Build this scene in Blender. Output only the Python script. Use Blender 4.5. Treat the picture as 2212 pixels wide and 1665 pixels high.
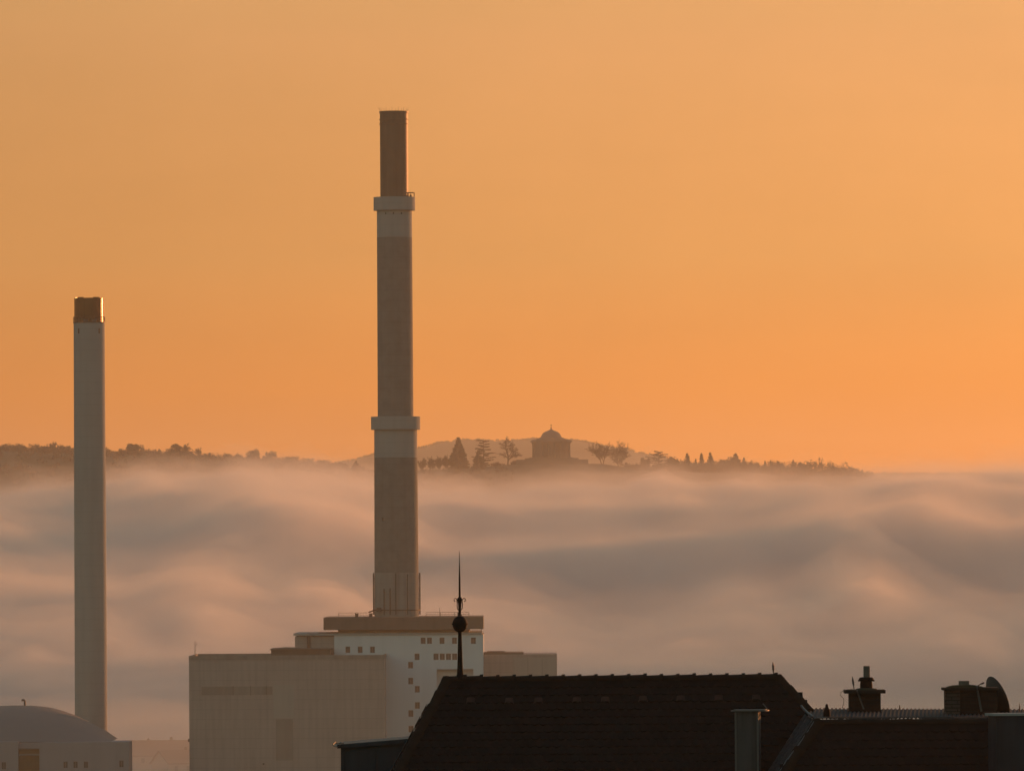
import bpy, math, random
from mathutils import Vector, Matrix, noise as mnoise
PI = math.pi
rad = math.radians
scene = bpy.context.scene
FOG = True; HAZE = True
FOG_COL = (0.93, 0.91, 0.90)
HAZE_COL = (0.97, 0.91, 0.80); HAZE_DENS = 6.8e-5; HAZE_G = 0.6
for o in list(bpy.data.objects):
    bpy.data.objects.remove(o, do_unlink=True)

# ------------------------------------------------------------------ camera
FV = 16588.0                      # focal length in units of the 2212 px wide view
CAMZ = 60.0
PITCH = math.atan((1216 - 832.5) / FV)
cam_data = bpy.data.cameras.new("camera")
cam_data.sensor_width = 36.0
cam_data.lens = FV / 2212.0 * 36.0
cam_data.clip_start = 1.0
cam_data.clip_end = 60000.0
cam = bpy.data.objects.new("camera", cam_data)
scene.collection.objects.link(cam)
CM = Matrix.Rotation(PI / 2 + PITCH, 3, 'X') @ Matrix.Rotation(rad(-0.35), 3, 'Z')
cam.location = (0, 0, CAMZ)
cam.rotation_euler = CM.to_euler()
scene.camera = cam

# ------------------------------------------------------------------ world, sun, exposure
SUN_AZ, SUN_EL = rad(36), rad(3.6)     # azimuth to the right of the view direction (+Y)
world = bpy.data.worlds.new("World")
scene.world = world
world.use_nodes = True
wt = world.node_tree
wt.nodes.clear()
def wn(t, **kw):
    n = wt.nodes.new(t)
    for k, v in kw.items():
        setattr(n, k, v)
    return n
def wmath(op, a, b=None, clamp=False):
    n = wn("ShaderNodeMath", operation=op, use_clamp=clamp)
    for i, x in enumerate((a, b)):
        if x is None: continue
        if isinstance(x, (int, float)): n.inputs[i].default_value = x
        else: wt.links.new(x, n.inputs[i])
    return n.outputs[0]
sky = wn("ShaderNodeTexSky", sky_type='NISHITA', sun_disc=False)
sky.sun_elevation = SUN_EL
sky.sun_rotation = SUN_AZ
sky.altitude = 300
sky.air_density = 1.6
sky.dust_density = 1.5
sky.ozone_density = 1.5
tc = wn("ShaderNodeTexCoord")
sep = wn("ShaderNodeSeparateXYZ")
wt.links.new(tc.outputs["Generated"], sep.inputs[0])
# the low dusk glow: a colour by elevation, fading out higher up and away from the sun
ramp = wn("ShaderNodeValToRGB")
el = wmath('MULTIPLY', sep.outputs[2], 1 / 0.12)
wt.links.new(el, ramp.inputs[0])
SKY_STOPS = [(0.0, (0.91, 0.244, 0.012)), (0.10, (0.94, 0.257, 0.014)), (0.19, (0.95, 0.285, 0.024)), (0.33, (0.835, 0.343, 0.098)), (0.57, (0.87, 0.345, 0.156)), (1.0, (0.78, 0.38, 0.19))]
els = ramp.color_ramp.elements
els[0].position, els[1].position = SKY_STOPS[0][0], SKY_STOPS[-1][0]
els[0].color, els[1].color = SKY_STOPS[0][1] + (1,), SKY_STOPS[-1][1] + (1,)
for p_, c_ in SKY_STOPS[1:-1]:
    e_ = els.new(p_); e_.color = c_ + (1,)
# brighter towards the sun: dot product with the sun's compass direction
sx, sy = math.sin(SUN_AZ), math.cos(SUN_AZ)
dt = wmath('ADD', wmath('MULTIPLY', sep.outputs[0], sx), wmath('MULTIPLY', sep.outputs[1], sy))
g1 = wmath('POWER', wmath('MAXIMUM', wmath('ADD', wmath('MULTIPLY', dt, 0.5), 0.5), 0.0), 3.0)      # broad falloff, 1 at the sun
az = wmath('ADD', wmath('MULTIPLY', sep.outputs[0], 1.75), 1.0)                                       # left/right inside the glow
az = wmath('MINIMUM', wmath('MAXIMUM', az, 0.6), 1.3)
# faint uneven streaks of high haze
mp = wn("ShaderNodeMapping"); mp.inputs['Scale'].default_value = (9, 9, 60)
wt.links.new(tc.outputs["Generated"], mp.inputs[0])
nz = wn("ShaderNodeTexNoise"); nz.inputs['Scale'].default_value = 1.6; nz.inputs['Detail'].default_value = 5.0
wt.links.new(mp.outputs[0], nz.inputs['Vector'])
nz2 = wn("ShaderNodeTexNoise"); nz2.inputs['Scale'].default_value = 30.0; nz2.inputs['Detail'].default_value = 6.0; nz2.inputs['Roughness'].default_value = 0.65
wt.links.new(tc.outputs["Generated"], nz2.inputs['Vector'])
strk = wmath('ADD', wmath('ADD', wmath('MULTIPLY', nz.outputs[0], 0.18), wmath('MULTIPLY', nz2.outputs[0], 0.16)), 0.83)
gain = wmath('MULTIPLY', wmath('MULTIPLY', g1, az), strk)
glow = wn("ShaderNodeMix", data_type='RGBA', blend_type='MULTIPLY'); glow.inputs[0].default_value = 1.0
wt.links.new(ramp.outputs[0], glow.inputs[6])
comb = wn("ShaderNodeCombineXYZ")
for i in range(3): wt.links.new(gain, comb.inputs[i])
wt.links.new(comb.outputs[0], glow.inputs[7])
# how much of the sky is the low glow (fades out by about 25 degrees up)
fade = wmath('POWER', wmath('SUBTRACT', 1.0, wmath('MINIMUM', wmath('MAXIMUM', wmath('MULTIPLY', sep.outputs[2], 2.4), 0.0), 1.0)), 2.0)
bg_sky = wn("ShaderNodeBackground"); bg_sky.inputs[1].default_value = 0.15
skt = wn("ShaderNodeMix", data_type='RGBA', blend_type='MULTIPLY'); skt.inputs[0].default_value = 1.0
wt.links.new(sky.outputs[0], skt.inputs[6]); skt.inputs[7].default_value = (0.85, 1.10, 1.22, 1)
wt.links.new(skt.outputs[2], bg_sky.inputs[0])
bg_glow = wn("ShaderNodeBackground"); bg_glow.inputs[1].default_value = 1.0
wt.links.new(glow.outputs[2], bg_glow.inputs[0])
mixb = wn("ShaderNodeMixShader")
side = wmath('MULTIPLY', wmath('ADD', dt, 0.15), 1.6)
side = wmath('MINIMUM', wmath('MAXIMUM', side, 0.0), 1.0)
wt.links.new(wmath('MULTIPLY', fade, side), mixb.inputs[0])
wt.links.new(bg_sky.outputs[0], mixb.inputs[1]); wt.links.new(bg_glow.outputs[0], mixb.inputs[2])
wo = wn("ShaderNodeOutputWorld")
wt.links.new(mixb.outputs[0], wo.inputs[0])

sun_d = bpy.data.lights.new("sun", 'SUN')
sun_d.energy = 2.6
sun_d.angle = rad(0.5)
sun_d.color = (1.0, 0.36, 0.12)
sun = bpy.data.objects.new("sun", sun_d)
scene.collection.objects.link(sun)
SUN_DIR = Vector((math.sin(SUN_AZ) * math.cos(SUN_EL), math.cos(SUN_AZ) * math.cos(SUN_EL), math.sin(SUN_EL)))
sun.rotation_euler = SUN_DIR.to_track_quat('Z', 'Y').to_euler()
sun.location = (300, 300, 300)

scene.view_settings.view_transform = 'Standard'
scene.view_settings.look = 'None'
scene.view_settings.exposure = 0.29
scene.view_settings.gamma = 1.0
scene.render.engine = 'CYCLES'
cy = scene.cycles
cy.use_denoising = True
cy.max_bounces = 12
cy.diffuse_bounces = 3
cy.glossy_bounces = 3
cy.volume_bounces = 8
cy.transparent_max_bounces = 32
cy.sample_clamp_indirect = 6

# ------------------------------------------------------------------ helpers
CAMV = Vector((0, 0, CAMZ))
def V(x, y, d):
    """the point at distance d (metres along +Y) that lies behind photo position x, y"""
    w = CM @ Vector(((x - 1106) / FV, (832.5 - y) / FV, -1.0))
    return CAMV + w * (d / w.y)
def S(d):                                   # metres per photo unit at distance d
    return d / FV

class MB:
    """collects geometry, then builds ONE mesh object"""
    def __init__(s):
        s.v, s.f, s.m, s.sm = [], [], [], []
    def add(s, verts, faces, mi=0, smooth=False):
        b = len(s.v)
        s.v.extend(tuple(p) for p in verts)
        for f in faces:
            s.f.append(tuple(b + i for i in f)); s.m.append(mi); s.sm.append(smooth)
    def box(s, lo, hi, mi=0):
        x0, y0, z0 = lo; x1, y1, z1 = hi
        s.add([(x0,y0,z0),(x1,y0,z0),(x1,y1,z0),(x0,y1,z0),(x0,y0,z1),(x1,y0,z1),(x1,y1,z1),(x0,y1,z1)],
              [(3,2,1,0),(4,5,6,7),(0,1,5,4),(1,2,6,5),(2,3,7,6),(3,0,4,7)], mi)
    def prism(s, pts, off, mi=0, smooth=False):
        """polygon pts (3-D) swept along vector off"""
        n = len(pts); off = Vector(off)
        vs = [Vector(p) for p in pts] + [Vector(p) + off for p in pts]
        fs = [tuple(range(n))[::-1], tuple(range(n, 2 * n))]
        s.add(vs, fs, mi, False)
        s.add(vs, [(i, (i + 1) % n, n + (i + 1) % n, n + i) for i in range(n)], mi, smooth)
    def lathe(s, prof, c=(0, 0, 0), n=48, mi=0, mis=None, cap=True, smooth=True):
        """profile [(radius, z)] turned about the vertical through c; sharp steps: repeat a point"""
        c = Vector(c)
        for k in range(len(prof) - 1):
            (r0, z0), (r1, z1) = prof[k], prof[k + 1]
            if (r0, z0) == (r1, z1): continue
            vs = []
            for r, z in ((r0, z0), (r1, z1)):
                vs += [(c.x + r * math.cos(2 * PI * i / n), c.y + r * math.sin(2 * PI * i / n), c.z + z) for i in range(n)]
            s.add(vs, [(i, (i + 1) % n, n + (i + 1) % n, n + i) for i in range(n)], mis[k] if mis else mi, smooth)
        if cap:
            for (r, z), rev in ((prof[0], True), (prof[-1], False)):
                if r > 1e-6:
                    idx = tuple(range(n))
                    s.add([(c.x + r * math.cos(2 * PI * i / n), c.y + r * math.sin(2 * PI * i / n), c.z + z) for i in range(n)],
                          [idx[::-1] if rev else idx], mi)
    def tube(s, pts, r, n=6, mi=0, r1=None, smooth=True):
        pts = [Vector(p) for p in pts]
        rs = r if isinstance(r, (list, tuple)) else [r + ((r1 if r1 is not None else r) - r) * i / max(1, len(pts) - 1) for i in range(len(pts))]
        vs = []
        for i, p in enumerate(pts):
            d = (pts[min(i + 1, len(pts) - 1)] - pts[max(i - 1, 0)])
            if d.length < 1e-9: d = Vector((0, 0, 1))
            d.normalize()
            a = d.orthogonal() if abs(d.z) > .95 else d.cross(Vector((0, 0, 1)))
            a.normalize(); b = d.cross(a)
            vs += [p + (a * math.cos(2 * PI * k / n) + b * math.sin(2 * PI * k / n)) * rs[i] for k in range(n)]
        fs = []
        for i in range(len(pts) - 1):
            for k in range(n):
                fs.append((i * n + k, i * n + (k + 1) % n, (i + 1) * n + (k + 1) % n, (i + 1) * n + k))
        s.add(vs, fs, mi, smooth)
        L = (len(pts) - 1) * n
        s.add(vs, [tuple(range(n))[::-1], tuple(range(L, L + n))], mi, False)
    def build(s, name, mats, parent=None, loc=None):
        me = bpy.data.meshes.new(name)
        org = Vector(loc) if loc is not None else (Vector(parent.location) if parent is not None and parent.parent is None else Vector((0, 0, 0)))
        pw = WORLD_LOC.get(parent.name, Vector((0, 0, 0))) if parent is not None else Vector((0, 0, 0))
        org = Vector(loc) if loc is not None else pw
        me.from_pydata([tuple(Vector(p) - org) for p in s.v], [], s.f)
        mats = mats if isinstance(mats, (list, tuple)) else [mats]
        for m in mats: me.materials.append(m)
        me.polygons.foreach_set("material_index", s.m)
        me.polygons.foreach_set("use_smooth", s.sm)
        me.update()
        o = bpy.data.objects.new(name, me)
        scene.collection.objects.link(o)
        if parent is not None:
            o.parent = parent
            o.location = org - pw
        else:
            o.location = org
        WORLD_LOC[o.name] = org
        return o
WORLD_LOC = {}
def tag(o, label=None, cat=None, group=None, kind=None):
    if label: o["label"] = label
    if cat: o["category"] = cat
    if group: o["group"] = group
    if kind: o["kind"] = kind
    return o
def thing(name, loc, label, cat, group=None):
    o = bpy.data.objects.new(name, None)
    o.empty_display_size = 0.5
    scene.collection.objects.link(o)
    o.location = loc
    WORLD_LOC[o.name] = Vector(loc)
    return tag(o, label, cat, group)

# ------------------------------------------------------------------ materials
def newmat(name):
    m = bpy.data.materials.new(name); m.use_nodes = True
    m.node_tree.nodes.clear()
    return m, m.node_tree
def mat(name, col, rough=0.85, metal=0.0, var=0.15, scale=1.0, streak=0.0, streak_scale=1.0, lines=0.0, line_pitch=2.0, bump=0.0, bump_scale=8.0, tint=None, spec=0.3):
    """painted / plastered / concrete surface: base colour with blotches, rain streaks and horizontal pour lines"""
    m, t = newmat(name)
    N = t.nodes.new; L = t.links.new
    out = N("ShaderNodeOutputMaterial"); b = N("ShaderNodeBsdfPrincipled")
    L(b.outputs[0], out.inputs[0])
    b.inputs["Roughness"].default_value = rough
    b.inputs["Metallic"].default_value = metal
    b.inputs["Specular IOR Level"].default_value = spec
    tc = N("ShaderNodeTexCoord")
    def noise(sc, det, vec=None):
        n = N("ShaderNodeTexNoise"); n.inputs["Scale"].default_value = sc; n.inputs["Detail"].default_value = det
        L(vec or tc.outputs["Object"], n.inputs["Vector"]); return n.outputs[0]
    def mth(op, a, bb):
        n = N("ShaderNodeMath"); n.operation = op
        for i, x in enumerate((a, bb)):
            if isinstance(x, (int, float)): n.inputs[i].default_value = x
            else: L(x, n.inputs[i])
        return n.outputs[0]
    f = mth('ADD', mth('MULTIPLY', mth('SUBTRACT', noise(scale, 6), 0.5), var * 2.4), 1.0)
    if streak:
        mp = N("ShaderNodeMapping"); mp.inputs["Scale"].default_value = (streak_scale, streak_scale, streak_scale * 0.06)
        L(tc.outputs["Object"], mp.inputs[0])
        s_ = noise(1.0, 5, mp.outputs[0])
        r = N("ShaderNodeValToRGB"); r.color_ramp.elements[0].position = 0.42; r.color_ramp.elements[1].position = 0.72
        L(s_, r.inputs[0])
        f = mth('MULTIPLY', f, mth('SUBTRACT', 1.0, mth('MULTIPLY', r.outputs[0], streak)))
    if lines:
        sp = N("ShaderNodeSeparateXYZ"); L(tc.outputs["Object"], sp.inputs[0])
        fr = mth('FRACT', mth('DIVIDE', sp.outputs[2], line_pitch), 0.0)
        ln = mth('LESS_THAN', fr, 0.09)
        f = mth('MULTIPLY', f, mth('SUBTRACT', 1.0, mth('MULTIPLY', ln, lines)))
    mx = N("ShaderNodeMix"); mx.data_type = 'RGBA'; mx.blend_type = 'MULTIPLY'; mx.inputs[0].default_value = 1.0
    if tint:
        m2 = N("ShaderNodeMix"); m2.data_type = 'RGBA'
        m2.inputs[6].default_value = tuple(col) + (1,); m2.inputs[7].default_value = tuple(tint) + (1,)
        r2 = N("ShaderNodeValToRGB"); r2.color_ramp.elements[0].position = 0.4; r2.color_ramp.elements[1].position = 0.65
        L(noise(scale * 2.3, 4), r2.inputs[0]); L(r2.outputs[0], m2.inputs[0])
        L(m2.outputs[2], mx.inputs[6])
    else:
        mx.inputs[6].default_value = tuple(col) + (1,)
    cb = N("ShaderNodeCombineXYZ")
    for i in range(3): L(f, cb.inputs[i])
    L(cb.outputs[0], mx.inputs[7]); L(mx.outputs[2], b.inputs["Base Color"])
    if bump:
        bp = N("ShaderNodeBump"); bp.inputs["Strength"].default_value = bump; bp.inputs["Distance"].default_value = 0.05
        L(noise(bump_scale, 5), bp.inputs["Height"]); L(bp.outputs[0], b.inputs["Normal"])
    return m
def brick_mat(name, c1, c2, mortar, sc=1.0):
    m, t = newmat(name)
    N = t.nodes.new; L = t.links.new
    out = N("ShaderNodeOutputMaterial"); b = N("ShaderNodeBsdfPrincipled"); L(b.outputs[0], out.inputs[0])
    b.inputs["Roughness"].default_value = 0.9; b.inputs["Specular IOR Level"].default_value = 0.2
    tc = N("ShaderNodeTexCoord"); sp = N("ShaderNodeSeparateXYZ"); L(tc.outputs["Object"], sp.inputs[0])
    a = N("ShaderNodeMath"); a.operation = 'ADD'; L(sp.outputs[0], a.inputs[0]); L(sp.outputs[1], a.inputs[1])
    cb = N("ShaderNodeCombineXYZ"); L(a.outputs[0], cb.inputs[0]); L(sp.outputs[2], cb.inputs[1])
    br = N("ShaderNodeTexBrick"); L(cb.outputs[0], br.inputs["Vector"])
    br.inputs["Scale"].default_value = sc
    br.inputs["Color1"].default_value = c1 + (1,); br.inputs["Color2"].default_value = c2 + (1,); br.inputs["Mortar"].default_value = mortar + (1,)
    br.inputs["Brick Width"].default_value = 0.25; br.inputs["Row Height"].default_value = 0.077; br.inputs["Mortar Size"].default_value = 0.008
    L(br.outputs[0], b.inputs["Base Color"])
    bp = N("ShaderNodeBump"); bp.inputs["Distance"].default_value = 0.01; bp.invert = True; L(br.outputs[1], bp.inputs["Height"]); L(bp.outputs[0], b.inputs["Normal"])
    return m
def volume_mat(name, col, density, aniso):
    m, t = newmat(name)
    out = t.nodes.new("ShaderNodeOutputMaterial"); p = t.nodes.new("ShaderNodeVolumePrincipled")
    p.inputs["Color"].default_value = tuple(col) + (1,)
    p.inputs["Density"].default_value = density
    p.inputs["Anisotropy"].default_value = aniso
    p.inputs["Density Attribute"].default_value = ""
    t.links.new(p.outputs[0], out.inputs["Volume"])
    try: m.cycles.homogeneous_volume = True
    except Exception: pass
    try: m.volume_intersection_method = 'FAST'
    except Exception: pass
    return m

M = {}
M['pale_conc'] = mat('pale painted concrete', (0.365, 0.38, 0.37), var=.07, scale=.12, streak=.08, streak_scale=.8, lines=.05, line_pitch=2.4)
M['foot_conc'] = mat('weathered bare concrete', (0.28, 0.29, 0.28), var=.14, scale=.3, streak=.2, streak_scale=.7, lines=.05, line_pitch=2.4)
M['dark_band'] = mat('dark grey painted concrete', (0.200, 0.212, 0.203), var=.22, scale=.45, streak=.10, streak_scale=.9, lines=.06, line_pitch=2.4)
M['flue'] = mat('brown weathered flue steel', (0.15, 0.115, 0.085), rough=.55, metal=.2, var=.12, scale=.4, streak=.2, streak_scale=1.2)
M['copper'] = mat('dark copper cladding', (0.11, 0.068, 0.04), rough=.25, metal=1.0, var=.2, scale=.6)
M['steel'] = mat('dark galvanised steel', (0.09, 0.08, 0.075), rough=.6, metal=.3, var=.2, scale=2)
M['dark_void'] = mat('dark opening', (0.03, 0.028, 0.026), rough=.5, var=.2, scale=1)
M['white_wall'] = mat('off white plaster wall', (0.78, 0.78, 0.79), var=.04, scale=.15, streak=.08, streak_scale=.5)
M['slab'] = mat('brown grey roof slab concrete', (0.165, 0.145, 0.125), var=.1, scale=.25, streak=.15, streak_scale=.8)
M['block'] = mat('stained grey brown concrete', (0.44, 0.372, 0.338), var=.14, scale=.16, streak=.14, streak_scale=1.3, lines=.10, line_pitch=2.1)
M['block_dark'] = mat('darker patched concrete', (0.33, 0.29, 0.26), var=.16, scale=.2, streak=.25, streak_scale=.6)
M['block_pale'] = mat('newer paler concrete', (0.44, 0.40, 0.36), var=.06, scale=.2, streak=.1, streak_scale=.6)
M['flat_roof'] = mat('grey flat roof felt', (0.16, 0.14, 0.12), var=.15, scale=.3)
M['glass'] = mat('dull window glass', (0.13, 0.122, 0.115), rough=.4, var=.25, scale=.6)
M['hall_wall'] = mat('mauve grey hall plaster', (0.37, 0.335, 0.345), var=.05, scale=.2, streak=.08, streak_scale=.6)
M['hall_roof'] = mat('grey standing sheet roof', (0.23, 0.215, 0.205), rough=.8, var=.06, scale=.15)
M['hall_door'] = mat('brown roller door', (0.17, 0.115, 0.065), var=.15, scale=1)
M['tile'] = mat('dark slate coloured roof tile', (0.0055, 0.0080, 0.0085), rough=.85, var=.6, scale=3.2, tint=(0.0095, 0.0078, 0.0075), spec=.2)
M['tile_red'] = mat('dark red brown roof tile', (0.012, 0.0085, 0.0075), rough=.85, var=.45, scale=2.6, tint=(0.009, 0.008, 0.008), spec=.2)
M['ridge'] = mat('dark brown ridge tile', (0.026, 0.018, 0.014), rough=.85, var=.35, scale=4, spec=.15)
M['pantile'] = mat('grey weathered pantile', (0.065, 0.06, 0.06), rough=.9, var=.3, scale=4)
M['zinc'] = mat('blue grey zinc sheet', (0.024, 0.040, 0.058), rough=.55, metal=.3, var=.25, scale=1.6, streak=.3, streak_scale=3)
M['clad'] = mat('grey fibre cement cladding', (0.085, 0.083, 0.082), rough=.85, var=.15, scale=2, streak=.55, streak_scale=5)
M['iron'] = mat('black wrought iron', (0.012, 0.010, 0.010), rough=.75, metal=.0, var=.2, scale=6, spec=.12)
M['strap'] = mat('grey lead strap', (0.13, 0.13, 0.13), rough=.5, metal=.3, var=.1, scale=5)
M['moss'] = mat('mossy mortar', (0.05, 0.05, 0.03), var=.4, scale=6, bump=.5)
M['clay'] = mat('dull clay pipe', (0.16, 0.145, 0.12), var=.2, scale=5, streak=.3, streak_scale=9)
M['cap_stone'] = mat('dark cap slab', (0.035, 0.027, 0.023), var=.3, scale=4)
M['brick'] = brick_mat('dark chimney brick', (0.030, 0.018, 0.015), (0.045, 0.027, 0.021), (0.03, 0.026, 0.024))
M['brick_pale'] = brick_mat('pale chimney brick', (0.095, 0.08, 0.07), (0.08, 0.065, 0.06), (0.03, 0.028, 0.026))
M['dish'] = mat('grey painted satellite dish', (0.06, 0.06, 0.06), rough=.6, var=.15, scale=3)
M['stone'] = mat('sandstone', (0.14, 0.125, 0.105), var=.1, scale=.4)
M['dome'] = mat('grey lead dome', (0.14, 0.13, 0.12), rough=.7, var=.1, scale=.5)
M['grass'] = mat('dry hill grass', (0.07, 0.065, 0.03), var=.4, scale=.02)
M['soil'] = mat('town ground', (0.09, 0.085, 0.07), var=.4, scale=.02)
M['bark'] = mat('tree bark', (0.055, 0.045, 0.035), var=.3, scale=2)
M['needle'] = mat('dark conifer needles', (0.035, 0.045, 0.022), var=.4, scale=.7)
M['twig'] = mat('bare brown twigs', (0.07, 0.055, 0.04), var=.3, scale=1)
M['leaf'] = mat('dull autumn leaves', (0.075, 0.06, 0.03), var=.4, scale=.6)
M['house_wall'] = mat('pale house plaster', (0.4, 0.36, 0.32), var=.1, scale=.3)
M['house_roof'] = mat('brown town roof', (0.14, 0.08, 0.06), var=.2, scale=.6)

# ------------------------------------------------------------------ terrain
def interp(pts, x):
    """smooth piecewise curve through sorted (x, y)"""
    if x <= pts[0][0]: return pts[0][1]
    if x >= pts[-1][0]: return pts[-1][1]
    for (x0, y0), (x1, y1) in zip(pts, pts[1:]):
        if x0 <= x <= x1:
            t = (x - x0) / (x1 - x0)
            return y0 + (y1 - y0) * (t * t * (3 - 2 * t) * .6 + t * .4)
def zat(vy, d): return CAMZ + (1216 - vy) * d / FV
def fbm(x, y, z=0.0, o=4):
    return mnoise.fractal(Vector((x, y, z)), 1.0, 2.0, o)

def smooth01(t):
    t = min(1, max(0, t)); return t * t * (3 - 2 * t)
def ground_z(x, y):
    if y < 60: b = 50.0
    else: b = 50.0 - 10.0 * smooth01((y - 60) / 250) - 40.0 * smooth01((y - 260) / 900)
    return b
def grid_obj(name, xs, ys, zf, m, label=None, kind='structure', smooth=True):
    mb = MB(); nx = len(xs)
    mb.add([(x, y, zf(x, y)) for y in ys for x in xs],
           [(j * nx + i, j * nx + i + 1, (j + 1) * nx + i + 1, (j + 1) * nx + i) for j in range(len(ys) - 1) for i in range(nx - 1)], 0, smooth)
    o = mb.build(name, m)
    return tag(o, label, None, None, kind)
def frange(a, b, s):
    n = max(1, int(round((b - a) / s))); return [a + (b - a) * i / n for i in range(n + 1)]

grid_obj('ground', frange(-2900, 2900, 100), [-190] + frange(0, 1300, 50) + frange(1400, 12400, 200), ground_z, M['soil'])

RIDGE_D = 5200.0
RIDGE = [(-3500, 900), (-900, 945), (-300, 957), (0, 966), (160, 973), (260, 979), (380, 982), (480, 990), (600, 996), (700, 1006), (770, 1018), (850, 1040), (1000, 1075), (1300, 1140), (2000, 1216)]
FAR_D = 10500.0
FAR = [(-1500, 1100), (300, 1030), (600, 1012), (700, 1004), (760, 993), (810, 980), (905, 968), (960, 955), (1000, 950), (1100, 953), (1150, 949), (1230, 951), (1330, 968), (1400, 985), (1480, 1003), (1600, 1015), (1750, 1026), (1870, 1028), (2000, 1030), (2212, 1030), (2600, 1030), (3500, 1100)]
HILL_D = 5000.0
HILL = [(300, 1216), (700, 1080), (800, 1036), (860, 1021), (905, 1014), (960, 1013), (1010, 1010), (1060, 1006), (1110, 1002.5), (1275, 1002.5), (1300, 1003), (1330, 1007), (1362, 1016), (1420, 1019), (1600, 1025), (1800, 1032), (2000, 1044), (2400, 1080), (3200, 1216)]
def hill_z(pts, d, w, rough=2.0, back=None):
    def f(x, y):
        zc = zat(interp(pts, 1106 + x * FV / d), d)
        ww = w if y < d else (back or w)
        n = rough * fbm(x / 180, y / 180, d) * min(1, abs(y - d) / 60)
        return max(-1.0, zc * math.exp(-((y - d) / ww) ** 2) + n)
    return f
ridge_z = hill_z(RIDGE, RIDGE_D, 420)
far_z = hill_z(FAR, FAR_D, 850)
chapel_z = hill_z(HILL, HILL_D, 300, 1.2)
grid_obj('hill', frange(-1300, 260, 13), frange(4300, 5900, 40), ridge_z, M['grass'])
grid_obj('hill', frange(-1650, 1580, 21), frange(9000, 12000, 75), far_z, M['grass'])
grid_obj('hill', frange(-240, 620, 5), frange(4500, 5600, 20), chapel_z, M['grass'])

# ------------------------------------------------------------------ fog in the valley
R3 = [(-1500, 1250), (0, 1215), (200, 1235), (450, 1225), (650, 1250), (905, 1290), (1070, 1308), (1250, 1338), (1360, 1336), (1460, 1312), (1600, 1272), (1690, 1290), (1770, 1276), (1870, 1235), (1960, 1285), (2100, 1325), (2212, 1335), (2450, 1310), (3300, 1190), (9000, 1080)]  # right end raised out of view to cast shade on the low fog
R2 = [(-1500, 1140), (-200, 1120), (0, 1110), (90, 1146), (150, 1158), (250, 1132), (400, 1104), (480, 1068), (570, 1038), (660, 1040), (800, 1074), (870, 1112), (910, 1150), (1010, 1182), (1100, 1166), (1300, 1160), (1430, 1148), (1640, 1133), (1730, 1100), (1820, 1076), (1910, 1093), (2030, 1084), (2120, 1100), (2212, 1118), (2600, 1110), (4300, 1080), (9000, 1075)]
R1B = [(-1500, 1080), (0, 1075), (160, 1060), (260, 1026), (350, 1020), (470, 1040), (560, 1020), (700, 1030), (905, 1050), (1100, 1060), (1330, 1062), (1500, 1068), (1570, 1076), (1700, 1060), (1850, 1055), (2000, 1043), (2212, 1040), (2800, 1040), (4600, 1030), (9000, 1030)]
R1 = [(-1500, 1050), (0, 1050), (153, 1034), (235, 1010), (345, 1008), (403, 1003), (475, 1021), (495, 1007), (575, 1002), (650, 1011), (729, 1030), (805, 1023), (907, 1028), (985, 1036), (1074, 1044), (1140, 1024), (1253, 1021), (1372, 1022), (1430, 1019), (1600, 1020), (1850, 1026), (1937, 1024), (2080, 1014), (2212, 1000), (2500, 992), (3500, 985)]
R1 = [(x, y + (8 if x < 1100 else 11 if x < 2000 else 6)) for x, y in R1]
def cz(tab, d, dz=0.0):
    return lambda x: zat(interp(tab, 1106 + x * FV / d), d) + dz
ROWS = [(2200, lambda x: 4), (2350, lambda x: 12), (2600, lambda x: 28 + .15 * cz(R3, 2950)(x)), (2950, cz(R3, 2950)), (3150, cz(R3, 3000, -5)),
        (3500, cz(R2, 3500)), (3760, cz(R2, 3560, -10)), (4100, cz(R1B, 4100)), (4280, cz(R1B, 4150, -7)), (4560, cz(R1, 4560)), (4760, cz(R1, 4620, -4)), (5500, cz(R1, 4620, -14))]
def fog_z(x, y):
    yy = y + 130 * fbm(x / 260, y / 600, 5.5, 2) * smooth01((4450 - y) / 300)      # the crests wander nearer and farther
    yy = min(5500, max(2200, yy))
    for (d0, f0), (d1, f1) in zip(ROWS, ROWS[1:]):
        if d0 <= yy <= d1:
            t = (yy - d0) / (d1 - d0); t = t * t * (3 - 2 * t)
            z = f0(x) * (1 - t) + f1(x) * t
            break
    a = smooth01((y - 2200) / 500)
    wx, wy = x + 18 * fbm(x / 70, y / 70, 1.7, 2), y + 18 * fbm(x / 70, y / 70, 9.3, 2)
    puff = abs(fbm(wx / 62, wy / 150, 3.1, 2)) * 16 + abs(fbm(wx / 27, wy / 50, 8.7, 2)) * 4.6      # rounded heads, creased between
    z += a * (puff - 7.0 + 3.5 * fbm(x / 200, y / 260, 6.1, 2))
    return z
FOGC = {}
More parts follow.
